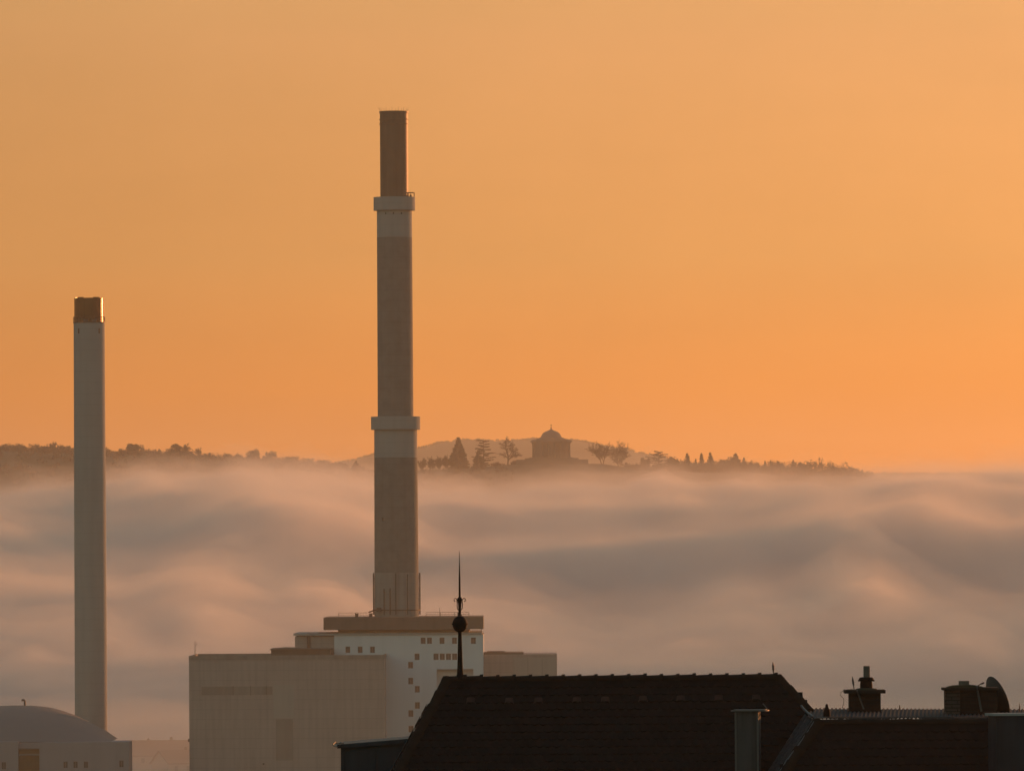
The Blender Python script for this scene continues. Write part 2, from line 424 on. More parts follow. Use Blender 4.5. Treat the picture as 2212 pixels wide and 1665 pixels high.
def fog_mesh(name, dz, feather, step, m, label, x0=-1300, x1=1900, y0=2200, y1=5500):
    xs, ys = frange(x0, x1, step), frange(y0, y1, step)
    nx, ny = len(xs), len(ys)
    top = []
    for y in ys:
        for x in xs:
            e = min(smooth01((x - x0) / 250), smooth01((x1 - x) / 250), smooth01((y - y0) / 120 + .0), smooth01((y1 - y) / 200))
            k = (round(x, 2), round(y, 2))
            if k not in FOGC: FOGC[k] = fog_z(x, y)
            wsp = feather * (fbm(x / 26, y / 40, 20.0 + dz, 3) + .6 * fbm(x / 90, y / 120, 40.0 + dz, 2))
            top.append((x, y, max(2.0, 2.0 + (FOGC[k] + dz + wsp - 2.0) * e)))
    bot = [(x, y, 1.0) for y in ys for x in xs]
    n = nx * ny
    fs = []
    for j in range(ny - 1):
        for i in range(nx - 1):
            q = (j * nx + i, j * nx + i + 1, (j + 1) * nx + i + 1, (j + 1) * nx + i)
            fs.append(q); fs.append(tuple(n + k for k in q[::-1]))
    edge = [j for j in range(nx)] + [j * nx + nx - 1 for j in range(1, ny)] + [(ny - 1) * nx + i for i in range(nx - 2, -1, -1)] + [j * nx for j in range(ny - 2, 0, -1)]
    for a, b in zip(edge, edge[1:] + edge[:1]):
        fs.append((a, n + a, n + b, b))
    mb = MB(); mb.add(top + bot, fs, 0, True)
    return tag(mb.build(name, m), label, None, None, 'stuff')
if FOG:
    fog_mesh('fog_bank', -6.0, 1.0, 10, volume_mat('dense fog', FOG_COL, 0.030, 0.35), 'dense pinkish grey fog filling the valley')
    # added fog bank out of view on the right, shading the plant's lower storeys
    def side_fog(name, zt, x0, x1, y0, y1, ex, m, label):
        xs, ys = frange(x0, x1, 20), frange(y0, y1, 20); nx, ny = len(xs), len(ys); n = nx * ny
        def z(x, y):
            e = min(smooth01((x - x0) / ex), smooth01((x1 - x) / ex), smooth01((y - y0) / ex), smooth01((y1 - y) / ex))
            return 2 + e * max(0, zt + abs(fbm(x / 90, y / 90, 2.2, 2)) * 14 + 5 * fbm(x / 220, y / 220, 7.7, 2))
        top = [(x, y, z(x, y)) for y in ys for x in xs]; bot = [(x, y, 1.2) for y in ys for x in xs]
        fs = []
        for j in range(ny - 1):
            for i in range(nx - 1):
                q = (j * nx + i, j * nx + i + 1, (j + 1) * nx + i + 1, (j + 1) * nx + i); fs.append(q); fs.append(tuple(n + k for k in q[::-1]))
        edge = list(range(nx)) + [j * nx + nx - 1 for j in range(1, ny)] + [(ny - 1) * nx + i for i in range(nx - 2, -1, -1)] + [j * nx for j in range(ny - 2, 0, -1)]
        for a, b in zip(edge, edge[1:] + edge[:1]): fs.append((a, n + a, n + b, b))
        mb = MB(); mb.add(top + bot, fs, 0, True); return tag(mb.build(name, m), label, None, None, 'stuff')
    side_fog('fog_bank', 72, 330, 1900, 900, 3000, 180, volume_mat('side fog', FOG_COL, 0.006, 0.35), 'unseen fog bank added right of the power station to shade it')
    side_fog('ground_mist', 15, -900, 900, 1735, 2700, 380, volume_mat('ground mist', FOG_COL, 0.0034, 0.4), 'thin ground mist behind the power station')
    fog_mesh('fog_veil', -3.0, 2.5, 10, volume_mat('thin fog', FOG_COL, 0.010, 0.4), 'thin soft fog lying on top of the dense fog bank')
    fog_mesh('fog_veil', 12.0, 8.0, 14, volume_mat('faint fog', FOG_COL, 0.0011, 0.4), 'barely visible fog feathering out above the veil')
    fog_mesh('fog_veil', 3.0, 5.0, 10, volume_mat('thinnest fog', FOG_COL, 0.0026, 0.4), 'faintest uppermost layer of soft fog over the valley')

# ------------------------------------------------------------------ power station
def facade_box(mb, x0, x1, y0, y1, z0, z1, rects, reveal=0.3, mi=0, roof_mi=None):
    """box building whose front (y0) has real openings; rects = (xa, xb, za, zb)"""
    xs = sorted({x0, x1, *[r[0] for r in rects], *[r[1] for r in rects]})
    zs = sorted({z0, z1, *[r[2] for r in rects], *[r[3] for r in rects]})
    for xa, xb in zip(xs, xs[1:]):
        for za, zb in zip(zs, zs[1:]):
            cx, cz_ = (xa + xb) / 2, (za + zb) / 2
            if any(r[0] < cx < r[1] and r[2] < cz_ < r[3] for r in rects): continue
            mb.add([(xa, y0, za), (xb, y0, za), (xb, y0, zb), (xa, y0, zb)], [(0, 1, 2, 3)], mi)
    for xa, xb, za, zb, *rv in rects:
        dp_ = rv[0] if rv else reveal
        v = [(xa, y0, za), (xb, y0, za), (xb, y0, zb), (xa, y0, zb)]
        w = [(x, y + dp_, z) for x, y, z in v]
        mb.add(v + w, [(0, 4, 5, 1), (1, 5, 6, 2), (2, 6, 7, 3), (3, 7, 4, 0)], mi)
    mb.add([(x0, y0, z0), (x1, y0, z0), (x1, y1, z0), (x0, y1, z0), (x0, y0, z1), (x1, y0, z1), (x1, y1, z1), (x0, y1, z1)],
           [(1, 2, 6, 5), (2, 3, 7, 6), (3, 0, 4, 7)], mi)
    mb.add([(x0, y0, z1), (x1, y0, z1), (x1, y1, z1), (x0, y1, z1)], [(0, 1, 2, 3)], mi if roof_mi is None else roof_mi)
def add_windows(parent, rects, y, reveal, frame_m, glass_m, bars=True):
    for xa, xb, za, zb in rects:
        f = MB(); t = .06
        f.box((xa, y + reveal - .1, za), (xa + t, y + reveal, zb)); f.box((xb - t, y + reveal - .1, za), (xb, y + reveal, zb))
        f.box((xa + t, y + reveal - .1, za), (xb - t, y + reveal, za + t)); f.box((xa + t, y + reveal - .1, zb - t), (xb - t, y + reveal, zb))
        w = f.build('window', frame_m, parent)
        p = MB(); p.box((xa + t, y + reveal - .05, za + t), (xb - t, y + reveal + .02, zb - t))
        if bars:
            mx = (xa + xb) / 2
            p.box((mx - .03, y + reveal - .09, za + t), (mx + .03, y + reveal - .052, zb - t), 1)
        p.build('pane', [glass_m, frame_m], w)
def vx(x, d, y=1400): return V(x, y, d).x
def vz(y, d, x=850): return V(x, y, d).z
def railing(name, parent, pts, h, m, gap=1.6, r=.05):
    mb = MB()
    for a, b in zip(pts, pts[1:]):
        a, b = Vector(a), Vector(b); n = max(1, int((b - a).length / gap))
        for i in range(n + 1):
            p = a.lerp(b, i / n); mb.tube([p, p + Vector((0, 0, h))], r, 5)
        for hh in (h, h * .52):
            mb.tube([a + Vector((0, 0, hh)), b + Vector((0, 0, hh))], r * .8, 5)
    return mb.build(name, m, parent)

# main chimney
D0 = 1700.0
base = V(857, 1331, D0)
ch = thing('power_station_chimney', base, 'tall banded concrete chimney with two collars and a brown flue standing on the white building', 'chimney')
def cyl_part(name, y0, y1, r0, r1, mats, mis=None, stops=None, n=64):
    """lathe part between photo heights y0 (low) and y1 (high), radii in photo units"""
    mb = MB(); u = S(D0)
    prof = [(r0 * u, vz(y0, D0))]
    ys = [y0] + (stops or []) + [y1]
    prof = [((r0 + (r1 - r0) * (y0 - y) / (y0 - y1)) * u, vz(y, D0)) for y in ys]
    mb.lathe(prof, (base.x, base.y, 0), n, 0, mis)
    return mb.build(name, mats, ch)
lower = cyl_part('lower_shaft', 1340, 928, 48, 46.4, [M['pale_conc'], M['dark_band'], M['foot_conc']], [2, 1, 0], [1236, 988])
cyl_part('upper_shaft', 903, 452, 38.6, 38.0, [M['pale_conc'], M['dark_band']], [1, 0], [513])
u = S(D0)
def collar(y0, y1, r):
    mb = MB(); z0, z1 = vz(y0, D0), vz(y1, D0)
    mb.lathe([(r * u * .8, z0 + .05), (r * u, z0), (r * u, z1), (r * u * .7, z1 + .05)], (base.x, base.y, 0), 64)
    return mb.build('collar', M['pale_conc'], ch)
collar(928, 900, 53.2); collar(455, 426.5, 45.0)
fl = MB(); zt, zb = vz(241, D0), vz(426, D0); r = 30.3 * u
rings = [(r, zb)]
for q in range(1, 12):
    z = zb + (zt - zb) * q / 12
    rings += [(r, z - .05), (r - .03, z - .05), (r - .03, z), (r, z)]
rings += [(r, zt), (r - .25, zt), (r - .25, zt - 3)]
fl.lathe(rings, (base.x, base.y, 0), 64, cap=False)
for zz in (zt - 1.9, zt - 2.9):
    fl.lathe([(r, zz), (r + .18, zz + .02), (r + .18, zz + .16), (r, zz + .18)], (base.x, base.y, 0), 64, cap=False)
fl.lathe([(r, zt - .5), (r + .13, zt - .45), (r + .13, zt - .02), (r, zt)], (base.x, base.y, 0), 64, cap=False)
flue = fl.build('flue', M['flue'], ch)
for k in range(14):
    a = 2 * PI * (k + .25) / 14; mb = MB()
    p = Vector((base.x + r * math.cos(a), base.y + r * math.sin(a), zt - .3)); out = Vector((math.cos(a), math.sin(a), 0))
    lean = .35 if abs(math.cos(a)) > .8 else .08
    mb.tube([p, p + Vector((0, 0, .5)), p + out * lean + Vector((0, 0, 1.15))], .035, 5, r1=.02)
    mb.build('lightning_rod', M['steel'], flue)
# small gantry on the upper collar, right hand side
g = MB(); zc = vz(426, D0); gx = base.x + 35 * u
g.box((gx - .9, base.y - .8, zc + .86), (gx + .65, base.y + .8, zc + 1.02))
g.box((gx - .5, base.y - .7, zc), (gx - .38, base.y - .58, zc + .86)); g.box((gx + .0, base.y - .7, zc), (gx + .1, base.y - .6, zc + .86))
g.box((gx - .2, base.y - .1, zc), (gx + .25, base.y + .3, zc + .5))
g.tube([(gx + .82, base.y, zc), (gx + .82, base.y, zc + 1.0)], .09, 6); g.tube([(gx + .6, base.y, zc + .8), (gx + .86, base.y, zc + 1.02)], .05, 5)
g.build('gantry', M['steel'], ch)
for px, py in ((834.5, 462), (851, 462), (868, 462)):
    mb = MB(); a = math.asin((px - 852.5) / 38.0); rr = 38.0 * u
    p = Vector((base.x + rr * math.sin(a), base.y - rr * math.cos(a), vz(py, D0)))
    mb.box((p.x - .16, p.y - .05, p.z - .2), (p.x + .16, p.y + .3, p.z + .12)); mb.build('vent_hole', M['dark_void'], ch)
mb = MB(); a = math.asin(-27.5 / 47); p = Vector((base.x + 47 * u * math.sin(a), base.y - 47 * u * math.cos(a), vz(1121, D0)))
mb.box((p.x - .2, p.y - .08, p.z - .38), (p.x + .2, p.y + .35, p.z + .38)); mb.build('window', M['dark_void'], ch)
# tall steel uprights standing around the foot
for px, ytop, w in ((809, 1237, .16), (831.5, 1271, .10), (844.4, 1270, .10), (856.6, 1238, .08), (881.4, 1240, .08), (906.6, 1237, .16)):
    mb = MB(); rr = 50.2
    s_ = max(-.999, min(.999, (px - 857.5) / (rr - 1)))
    a = math.asin(s_)
    x = base.x + rr * u * math.sin(a); y = base.y - rr * u * math.cos(a)
    z0, z1 = vz(1327, D0), vz(ytop, D0)
    mb.box((x - w, y - w, z0), (x + w, y + w, z1))
    for q in range(4):
        zz = z0 + (z1 - z0) * (q + .5) / 4
        d_ = Vector((base.x - x, base.y - y, 0)).normalized() * .55
        mb.tube([(x, y, zz), (x + d_.x, y + d_.y, zz)], .07, 5)
    mb.build('steel_upright', M['steel'], ch)
mb = MB(); z0 = vz(1331, D0)
mb.lathe([(50.5 * u, vz(1318, D0)), (51.2 * u, vz(1318, D0)), (51.2 * u, vz(1316, D0)), (50.5 * u, vz(1316, D0))], (base.x, base.y, 0), 48, cap=False)
mb.build('ring_bracket', M['steel'], ch)
mb = MB(); x = vx(806, D0)
mb.tube([(x - .9, base.y - 2.2, z0 + 1.0), (x + .9, base.y - 2.6, z0 + 1.6), (x + 1.6, base.y - 3.4, z0 + 1.9)], .16, 6)
mb.box((x + .9, base.y - 4.6, z0 + 1.1), (x + 1.9, base.y - 3.9, z0 + 2.0)); mb.box((x - .8, base.y - 2.8, z0), (x - .2, base.y - 2.1, z0 + .7))
mb.build('pipe_outlet', M['steel'], ch)

# second chimney, on the left
D1 = 1720.0
b1 = V(197, 1620, D1); b1.z = 0.0
c1 = thing('power_station_chimney', b1, 'shorter plain grey chimney with a dark copper cap rising behind the arched hall', 'chimney')
u1 = S(D1)
mb = MB(); zt = vz(693, D1)
mb.lathe([(35.4 * u1, 0), (34.6 * u1, vz(1300, D1)), (33.6 * u1, zt)], (b1.x, b1.y, 0), 64); shaft1 = mb.build('shaft', M['pale_conc'], c1)
mb = MB(); zc1 = vz(641, D1); n = 10
for k in range(n):                         # panelled cap: flat copper sheets with upright ribs, a notched rim
    a0, a1 = 2 * PI * (k + .1) / n, 2 * PI * (k + .9) / n
    rr = 30.4 * u1
    arc = [(a0 + (a1 - a0) * q / 5) for q in range(6)]
    top = zc1 + (.10 if k % 2 else .28)
    vs = [(b1.x + rr * math.cos(t), b1.y + rr * math.sin(t), zt) for t in arc] + [(b1.x + rr * math.cos(t), b1.y + rr * math.sin(t), top) for t in arc]
    vi = [(b1.x + (rr - .25) * math.cos(t), b1.y + (rr - .25) * math.sin(t), zt) for t in arc] + [(b1.x + (rr - .25) * math.cos(t), b1.y + (rr - .25) * math.sin(t), top) for t in arc]
    mb.add(vs + vi, [(q, q + 1, 7 + q, 6 + q) for q in range(5)] + [(13 + q, 12 + q, 18 + q, 19 + q) for q in range(5)], 0, True)
    mb.add(vs + vi, [(6 + q, 7 + q, 19 + q, 18 + q) for q in range(5)], 0)
    a = 2 * PI * k / n
    p = Vector((b1.x + rr * math.cos(a), b1.y + rr * math.sin(a), zt))
    mb.tube([p, p + Vector((0, 0, zc1 - zt + .1))], .16, 10)
mb.lathe([(28 * u1, zt), (28 * u1, zc1 + .1), (26 * u1, zc1 + .1), (26 * u1, zt)], (b1.x, b1.y, 0), 48, cap=False)
cap = mb.build('cap', M['copper'], c1)
mb = MB(); mb.lathe([(33.6 * u1, zt - .1), (34.6 * u1, zt - .1), (34.6 * u1, zt + .12), (30 * u1, zt + .12)], (b1.x, b1.y, 0), 48)
mb.build('platform', M['steel'], c1)
mb = MB()
for k in range(22):
    a = 2 * PI * k / 22; p = Vector((b1.x + 34.2 * u1 * math.cos(a), b1.y + 34.2 * u1 * math.sin(a), zt + .12)); mb.tube([p, p + Vector((0, 0, 1.1))], .04, 5)
for hh in (.6, 1.15):
    mb.tube([(b1.x + 34.2 * u1 * math.cos(2 * PI * k / 44), b1.y + 34.2 * u1 * math.sin(2 * PI * k / 44), zt + .12 + hh) for k in range(45)], .04, 5)
mb.build('railing', M['steel'], c1)
for a_ in (-12, 22):
    mb = MB(); a = rad(a_ - 90); p = Vector((b1.x + 31.6 * u1 * math.cos(a), b1.y + 31.6 * u1 * math.sin(a), zt + .2)); mb.box((p.x - .5, p.y - .2, p.z), (p.x + .6, p.y + .1, p.z + .5)); mb.build('equipment_box', M['strap'], c1)

for px in (173.5, 216.5):
    mb = MB(); a = math.asin((px - 194) / 33.8); p = Vector((b1.x + 33.8 * u1 * math.sin(a), b1.y - 33.8 * u1 * math.cos(a), vz(711.5, D1)))
    mb.box((p.x - .22, p.y - .05, p.z - .55), (p.x + .22, p.y + .4, p.z + .55)); mb.build('window', M['dark_void'], c1)

# white building carrying the main chimney
DW = 1682.0
wb = thing('boiler_house', V(883, 1700, DW), 'off white building with small square windows and a slab roof, under the tall chimney', 'building')
def rect(cx, cy, w, h, d): return (vx(cx - w / 2, d), vx(cx + w / 2, d), vz(cy + h / 2, d, cx), vz(cy - h / 2, d, cx))
wins = [rect(x, 1402.7, 10, 13.8, DW) for x in (751.3, 778, 804.6)] + [rect(x, 1383.2, 10.4, 13.6, DW) for x in (914.1, 927.8, 954.9, 981.8, 1022.6)] \
     + [rect(900.8, 1418, 10.5, 14, DW)] + [rect(x, 1417.8, 10.8, 13.8, DW) for x in (941.8, 955.2, 968.6, 982)] \
     + [rect(x, y, 10.4, 14, DW) for x, y in ((886.7, 1435.9), (886.7, 1470.2), (900.8, 1488), (900.8, 1523), (886.7, 1540.3), (886.7, 1574))]
bay = (vx(943, DW), vx(1022, DW), vz(1600, DW), vz(1445.5, DW), 2.2)
zr = vz(1371, DW)
mb = MB(); facade_box(mb, vx(722, DW), vx(1044, DW), DW, DW + 44, -1.5, zr, wins + [bay], .45, 0, 1)
mb.box((bay[0], DW + 2.2, bay[2]), (bay[1], DW + 2.4, bay[3]))
wall = mb.build('wall', [M['white_wall'], M['flat_roof']], wb)
add_windows(wb, wins, DW, .45, M['block_dark'], M['glass'])
mb = MB(); mb.box((bay[0] + 1.3, DW + 1.2, bay[2]), (bay[1] - 1.8, DW + 2.197, bay[3] - 1.5)); mb.build('bay_panel', M['hall_wall'], wb)
mb = MB(); mb.box((vx(637, DW) - .3, DW - .25, zr), (vx(1041, DW), DW + 40, zr + .45)); mb.build('roof_edge', M['pale_conc'], wb)
mb = MB(); mb.box((vx(730, DW), DW + 2, zr + .45), (vx(1013, DW), DW + 36, vz(1358, DW))); mb.build('roof_storey', M['block_pale'], wb)
DS = DW - 1.0
slab = MB(); slab.box((vx(699, DS), DS, vz(1359.5, DS)), (vx(1044, DS), DS + 42, vz(1332.5, DS))); slab_o = slab.build('roof_slab', M['slab'], wb)
zs_ = vz(1332.5, DS)
railing('railing', slab_o, [(vx(730, DS), DS + 8, zs_), (vx(803, DS), DS + 8, zs_)], .95, M['steel'], 2.9)
railing('railing', slab_o, [(vx(920, DS), DS + 8, zs_), (vx(1013, DS), DS + 8, zs_)], .95, M['steel'], 2.9)
for px, w, h in ((769, .35, .8), (800, .3, .75), (949.5, .04, 2.0), (991, .3, .9)):
    mb = MB(); x = vx(px, DS); mb.box((x - w, DS + 9.2, zs_), (x + w, DS + 10, zs_ + h * .8))
    if h < 1.5: mb.box((x - w * 1.25, DS + 9.1, zs_ + h * .8), (x + w * 1.25, DS + 10.1, zs_ + h))
    else: mb.tube([(x, DS + 9.6, zs_), (x, DS + 9.6, zs_ + h)], .05, 5)
    mb.build('roof_vent', M['steel'], slab_o)
railing('railing', wb, [(vx(1015, DW), DW + 3, zr + .45), (vx(1040, DW), DW + 3, zr + .45)], .85, M['steel'], 1.4)
# low left wing of the same building
mb = MB(); xl, xr_ = vx(637, DW), vx(721.6, DW)
mb.box((xl, DW + .5, -1.5), (xr_, DW + 30, vz(1373, DW)))
for q in range(7):
    xx = xl + (xr_ - xl) * (q + .5) / 7; mb.box((xx - .05, DW + .42, vz(1412, DW)), (xx + .05, DW + .503, vz(1375, DW)))
mb.build('side_wing', M['block'], wb)
mb = MB(); xx = vx(667, DW); mb.box((xx - .35, DW + .1, vz(1412, DW)), (xx + .35, DW + .497, vz(1366, DW))); mb.build('downpipe', M['steel'], wb)
mb = MB(); pts = [(vx(x, DW), DW + 3.5, vz(y, DW)) for x, y in ((668, 1367), (684, 1367.5), (693, 1365), (700, 1366.5), (716, 1365.5), (730, 1366))]
mb.tube(pts, .14, 6)
for p in pts: mb.tube([(p[0], p[1], zr + .3), p], .06, 5)
mb.build('roof_pipe', M['steel'], wb)

# big left concrete block
DB = 1660.0
lb = thing('concrete_block_building', V(620, 1700, DB), 'wide windowless stained concrete block with a thin mast, left of the white building', 'building')
zt_b = vz(1415, DB, 620)
pr = [(vx(590, DB), vx(633, DB), vz(1549, DB), vz(1477, DB))]
mb = MB(); mb.box((vx(408, DB), DB, -1.5), (vx(830, DB), DB + 40, zt_b - .9)); mb.box((vx(408, DB) + .5, DB + .5, zt_b - .9), (vx(830, DB) - .5, DB + 39.5, zt_b - .5), 1)
mb.build('wall', [M['block'], M['flat_roof']], lb)
mb = MB(); X0, X1 = vx(408, DB), vx(830, DB)
mb.box((X0 - .05, DB - .06, zt_b - .9), (X1 + .05, DB + .45, zt_b)); mb.box((X0 - .05, DB + 39.5, zt_b - .9), (X1 + .05, DB + 40, zt_b))
mb.box((X0 - .05, DB + .45, zt_b - .9), (X0 + .4, DB + 39.5, zt_b)); mb.box((X1 - .4, DB + .45, zt_b - .9), (X1 + .05, DB + 39.5, zt_b)); mb.build('parapet', M['block_dark'], lb)
def panel(name, x0, y0, x1, y1, m, proud=.04, parent=lb, d=DB):
    mb = MB(); mb.box((vx(x0, d), d - proud, vz(y1, d)), (vx(x1, d), d + .1, vz(y0, d))); return mb.build(name, m, parent)
panel('shutter_band', 435, 1480, 588, 1498, M['block_dark'])
panel('pale_panel', 590, 1477, 634, 1549, M['block_pale'], .03)
panel('louvre_panel', 595, 1551, 632, 1640, M['block_dark'], .03)
for x_ in (503, 541, 575):
    panel('shutter_rib', x_ - .6, 1479, x_ + .6, 1499, M['slab'], .07)
panel('wall_box', 566, 1646, 570, 1649, M['steel'], .25)
mb = MB(); xx = vx(420, DB); mb.tube([(xx, DB + 3, zt_b - .6), (xx, DB + 3, vz(1382, DB))], .09, 6, r1=.05)
mb.tube([(xx, DB + 3, vz(1391, DB)), (xx + .38, DB + 3, vz(1391, DB)), (xx + .42, DB + 3, vz(1386, DB))], .05, 5); mb.build('mast', M['steel'], lb)
mb = MB(); xx = vx(579, DB); zz = vz(1403.5, DB)
mb.box((vx(581, DB), DB + 14, zt_b - .5), (vx(711, DB), DB + 34, zz)); mb.prism([(xx, DB + 13.5, zz), (vx(713, DB), DB + 13.5, zz), (vx(713, DB), DB + 13.5, zz + .28), (vx(660, DB), DB + 13.5, zz + .3), (vx(608, DB), DB + 13.5, zz + .42), (xx, DB + 13.5, zz + .25)], (0, 21, 0), 1)
mb.build('roof_house', [M['slab'], M['flat_roof']], lb)
mb = MB(); mb.box((X0 - .35, DB + 2, vz(1599, DB)), (X0 - .05, DB + 2.6, vz(1593, DB))); mb.build('side_lamp', M['steel'], lb)

# right concrete block
DR = 1690.0
rb = thing('concrete_block_building', V(1124, 1700, DR), 'smaller stained concrete block right of the white building behind the dark ridge', 'building')
zr2 = vz(1412.5, DR, 1120)
mb = MB(); mb.box((vx(1044.8, DR), DR, -1.5), (vx(1203, DR), DR + 30, zr2)); mb.build('wall', M['block'], rb)
mb = MB(); mb.box((vx(1044.8, DR), DR + .6, zr2), (vx(1131, DR), DR + 20, vz(1409, DR, 1085))); mb.box((vx(1052, DR), DR + 4, vz(1409, DR, 1085)), (vx(1090, DR), DR + 12, vz(1406.5, DR, 1085)))
mb.build('roof_step', M['slab'], rb)
panel('wall_panel', 1108, 1421, 1200, 1560, M['block_pale'], .03, rb, DR)
for x_ in (1110, 1140, 1171):
    panel('wall_rib', x_ - .5, 1422, x_ + .5, 1560, M['block_dark'], .06, rb, DR)

# arched hall on the left
DH = 1640.0
ah = thing('arched_hall', V(60, 1700, DH), 'low mauve grey hall with a curved sheet roof, small windows and a brown roller door', 'building')
arc = [(-240, 1597), (-200, 1574), (-150, 1551), (-100, 1536), (-50, 1528), (0, 1525.3), (36, 1524.4), (72, 1525.2), (107, 1529.2), (135, 1537), (161, 1546.6), (197, 1563.5), (229, 1581.5), (252, 1597.5)]
mb = MB()
rows = []
for q in range(7):                               # the shell leans back: lower and narrower towards the front
    t = q / 6.0; d = DH + 3 + 26 * t; k_ = math.sin(t * PI / 2) ** .7
    rows.append([(vx(x, DH + 29), d, vz(1598, DH) + (vz(y, DH + 29) - vz(1598, DH + 29)) * k_) for x, y in arc])
n = len(arc)
mb.add([p for r_ in rows for p in r_], [(j * n + i, j * n + i + 1, (j + 1) * n + i + 1, (j + 1) * n + i) for j in range(6) for i in range(n - 1)], 0, True)
mb.prism([(p[0], p[1], p[2] - .02) for p in rows[-1]], (0, 1.5, 0), 0, True)
roof = mb.build('curved_roof', M['hall_roof'], ah)
mb = MB(); p = V(53.7, 1524.5, DH + 29); uu = S(DH)
mb.tube([p + Vector((0, 0, -.3)), p + Vector((0, 0, 10.5 * uu)), p + Vector((-1.2 * uu, 0, 12.8 * uu)), p + Vector((-3.5 * uu, 0, 13.5 * uu)), p + Vector((-7 * uu, 0, 12.8 * uu))], .24, 10); mb.build('vent_pipe', M['steel'], ah)
hw = [rect(x, 1651, 9.6, 14.4, DH) for x in (140.5, 162, 184.3)] + [rect(261, 1649, 10, 15, DH), rect(7, 1653, 10, 16, DH)]
mb = MB(); zw = vz(1598, DH)
facade_box(mb, vx(89.5, DH), vx(277.4, DH), DH, DH + 14, -1.5, zw, hw[:4], .35)
facade_box(mb, vx(-240, DH), vx(38.5, DH), DH, DH + 60, -1.5, zw + .15, hw[4:], .35)
mb.box((vx(38.5, DH), DH + 1.5, -1.5), (vx(89.4, DH), DH + 8, vz(1599, DH)))
mb.prism([(vx(84, DH), DH, vz(1606, DH)), (vx(89.5, DH), DH, vz(1600, DH)), (vx(89.5, DH), DH, -1.5), (vx(84, DH), DH, -1.5)], (0, 3, 0))
mb.build('wall', M['hall_wall'], ah)
add_windows(ah, hw, DH, .35, M['hall_wall'], M['glass'])
mb = MB(); mb.box((vx(39, DH), DH + .6, -1.5), (vx(84, DH), DH + 1.4, vz(1627, DH)))
for q in range(1, 5): xx = vx(39 + 9 * q, DH); mb.box((xx - .06, DH + .52, -1.5), (xx + .06, DH + .6, vz(1627, DH)))
mb.build('roller_door', M['hall_door'], ah)
mb = MB(); mb.box((vx(38.7, DH), DH + .4, vz(1626, DH)), (vx(84.5, DH), DH + 1.45, vz(1622.5, DH))); mb.box((vx(38.7, DH), DH + .4, vz(1612.5, DH)), (vx(84.5, DH), DH + 1.45, vz(1610.5, DH))); mb.build('lintel', M['hall_roof'], ah)
mb = MB(); mb.box((vx(39, DH), DH + .8, vz(1622.5, DH)), (vx(84.2, DH), DH + 1.4, vz(1612.5, DH))); mb.build('transom', M['hall_door'], ah)

# town houses dissolving in the mist between the hall and the block
def town_house(px, d, w, dep, h, rh, rot, label):
    p = V(px, 1640, d); p.z = 0
    t = thing('town_house', p, label, 'house', 'houses fading in the mist')
    c, s = math.cos(rot), math.sin(rot)
    def T(x, y, z): return (p.x + x * c - y * s, p.y + x * s + y * c, z)
    mb = MB(); b = [T(-w/2, -dep/2, -1), T(w/2, -dep/2, -1), T(w/2, dep/2, -1), T(-w/2, dep/2, -1)]
    mb.prism(b, (0, 0, h + 1)); mb.prism([T(-w/2, -dep/2, h), T(-w/2, dep/2, h), T(-w/2, 0, h + rh)], Vector(T(w, 0, 0)) - Vector(T(0, 0, 0))); mb.build('wall', M['house_wall'], t)
    mb = MB(); e = .5; off = Vector(T(w + 2*e, 0, 0)) - Vector(T(0, 0, 0)); k = rh / (dep / 2)
    for sg in (-1, 1):
        mb.prism([T(-w/2 - e, sg * (dep/2 + e), h - e * k + .05), T(-w/2 - e, 0, h + rh + .05), T(-w/2 - e, 0, h + rh + .35), T(-w/2 - e, sg * (dep/2 + e), h - e * k + .35)], off)
    rf = mb.build('roof', M['house_roof'], t)
    mb = MB(); q = Vector(T(w * .2, dep * .1, h + rh * .5)); mb.box((q.x - .4, q.y - .4, q.z), (q.x + .4, q.y + .4, q.z + rh * .5 + 1.2)); mb.build('chimney', M['brick'], rf)
    for i in range(3):
        x = (-.3 + .3 * i) * w; mb = MB()
        mb.prism([T(x - .5, -dep/2 - .04, h - 2.2), T(x + .5, -dep/2 - .04, h - 2.2), T(x + .5, -dep/2 - .04, h - .8), T(x - .5, -dep/2 - .04, h - .8)], Vector(T(0, .3, 0)) - Vector(T(0, 0, 0))); mb.build('window', M['glass'], t)
town_house(345, 2210, 17, 10, 5.6, 3.9, .1, 'faint gabled house in the mist, the middle one between the hall and the block')
town_house(302, 2260, 12, 9, 5.0, 3.0, -.5, 'faint low house in the mist, nearest to the arched hall')
town_house(388, 2160, 13, 9, 4.6, 3.2, .6, 'faint gabled house in the mist against the edge of the concrete block')

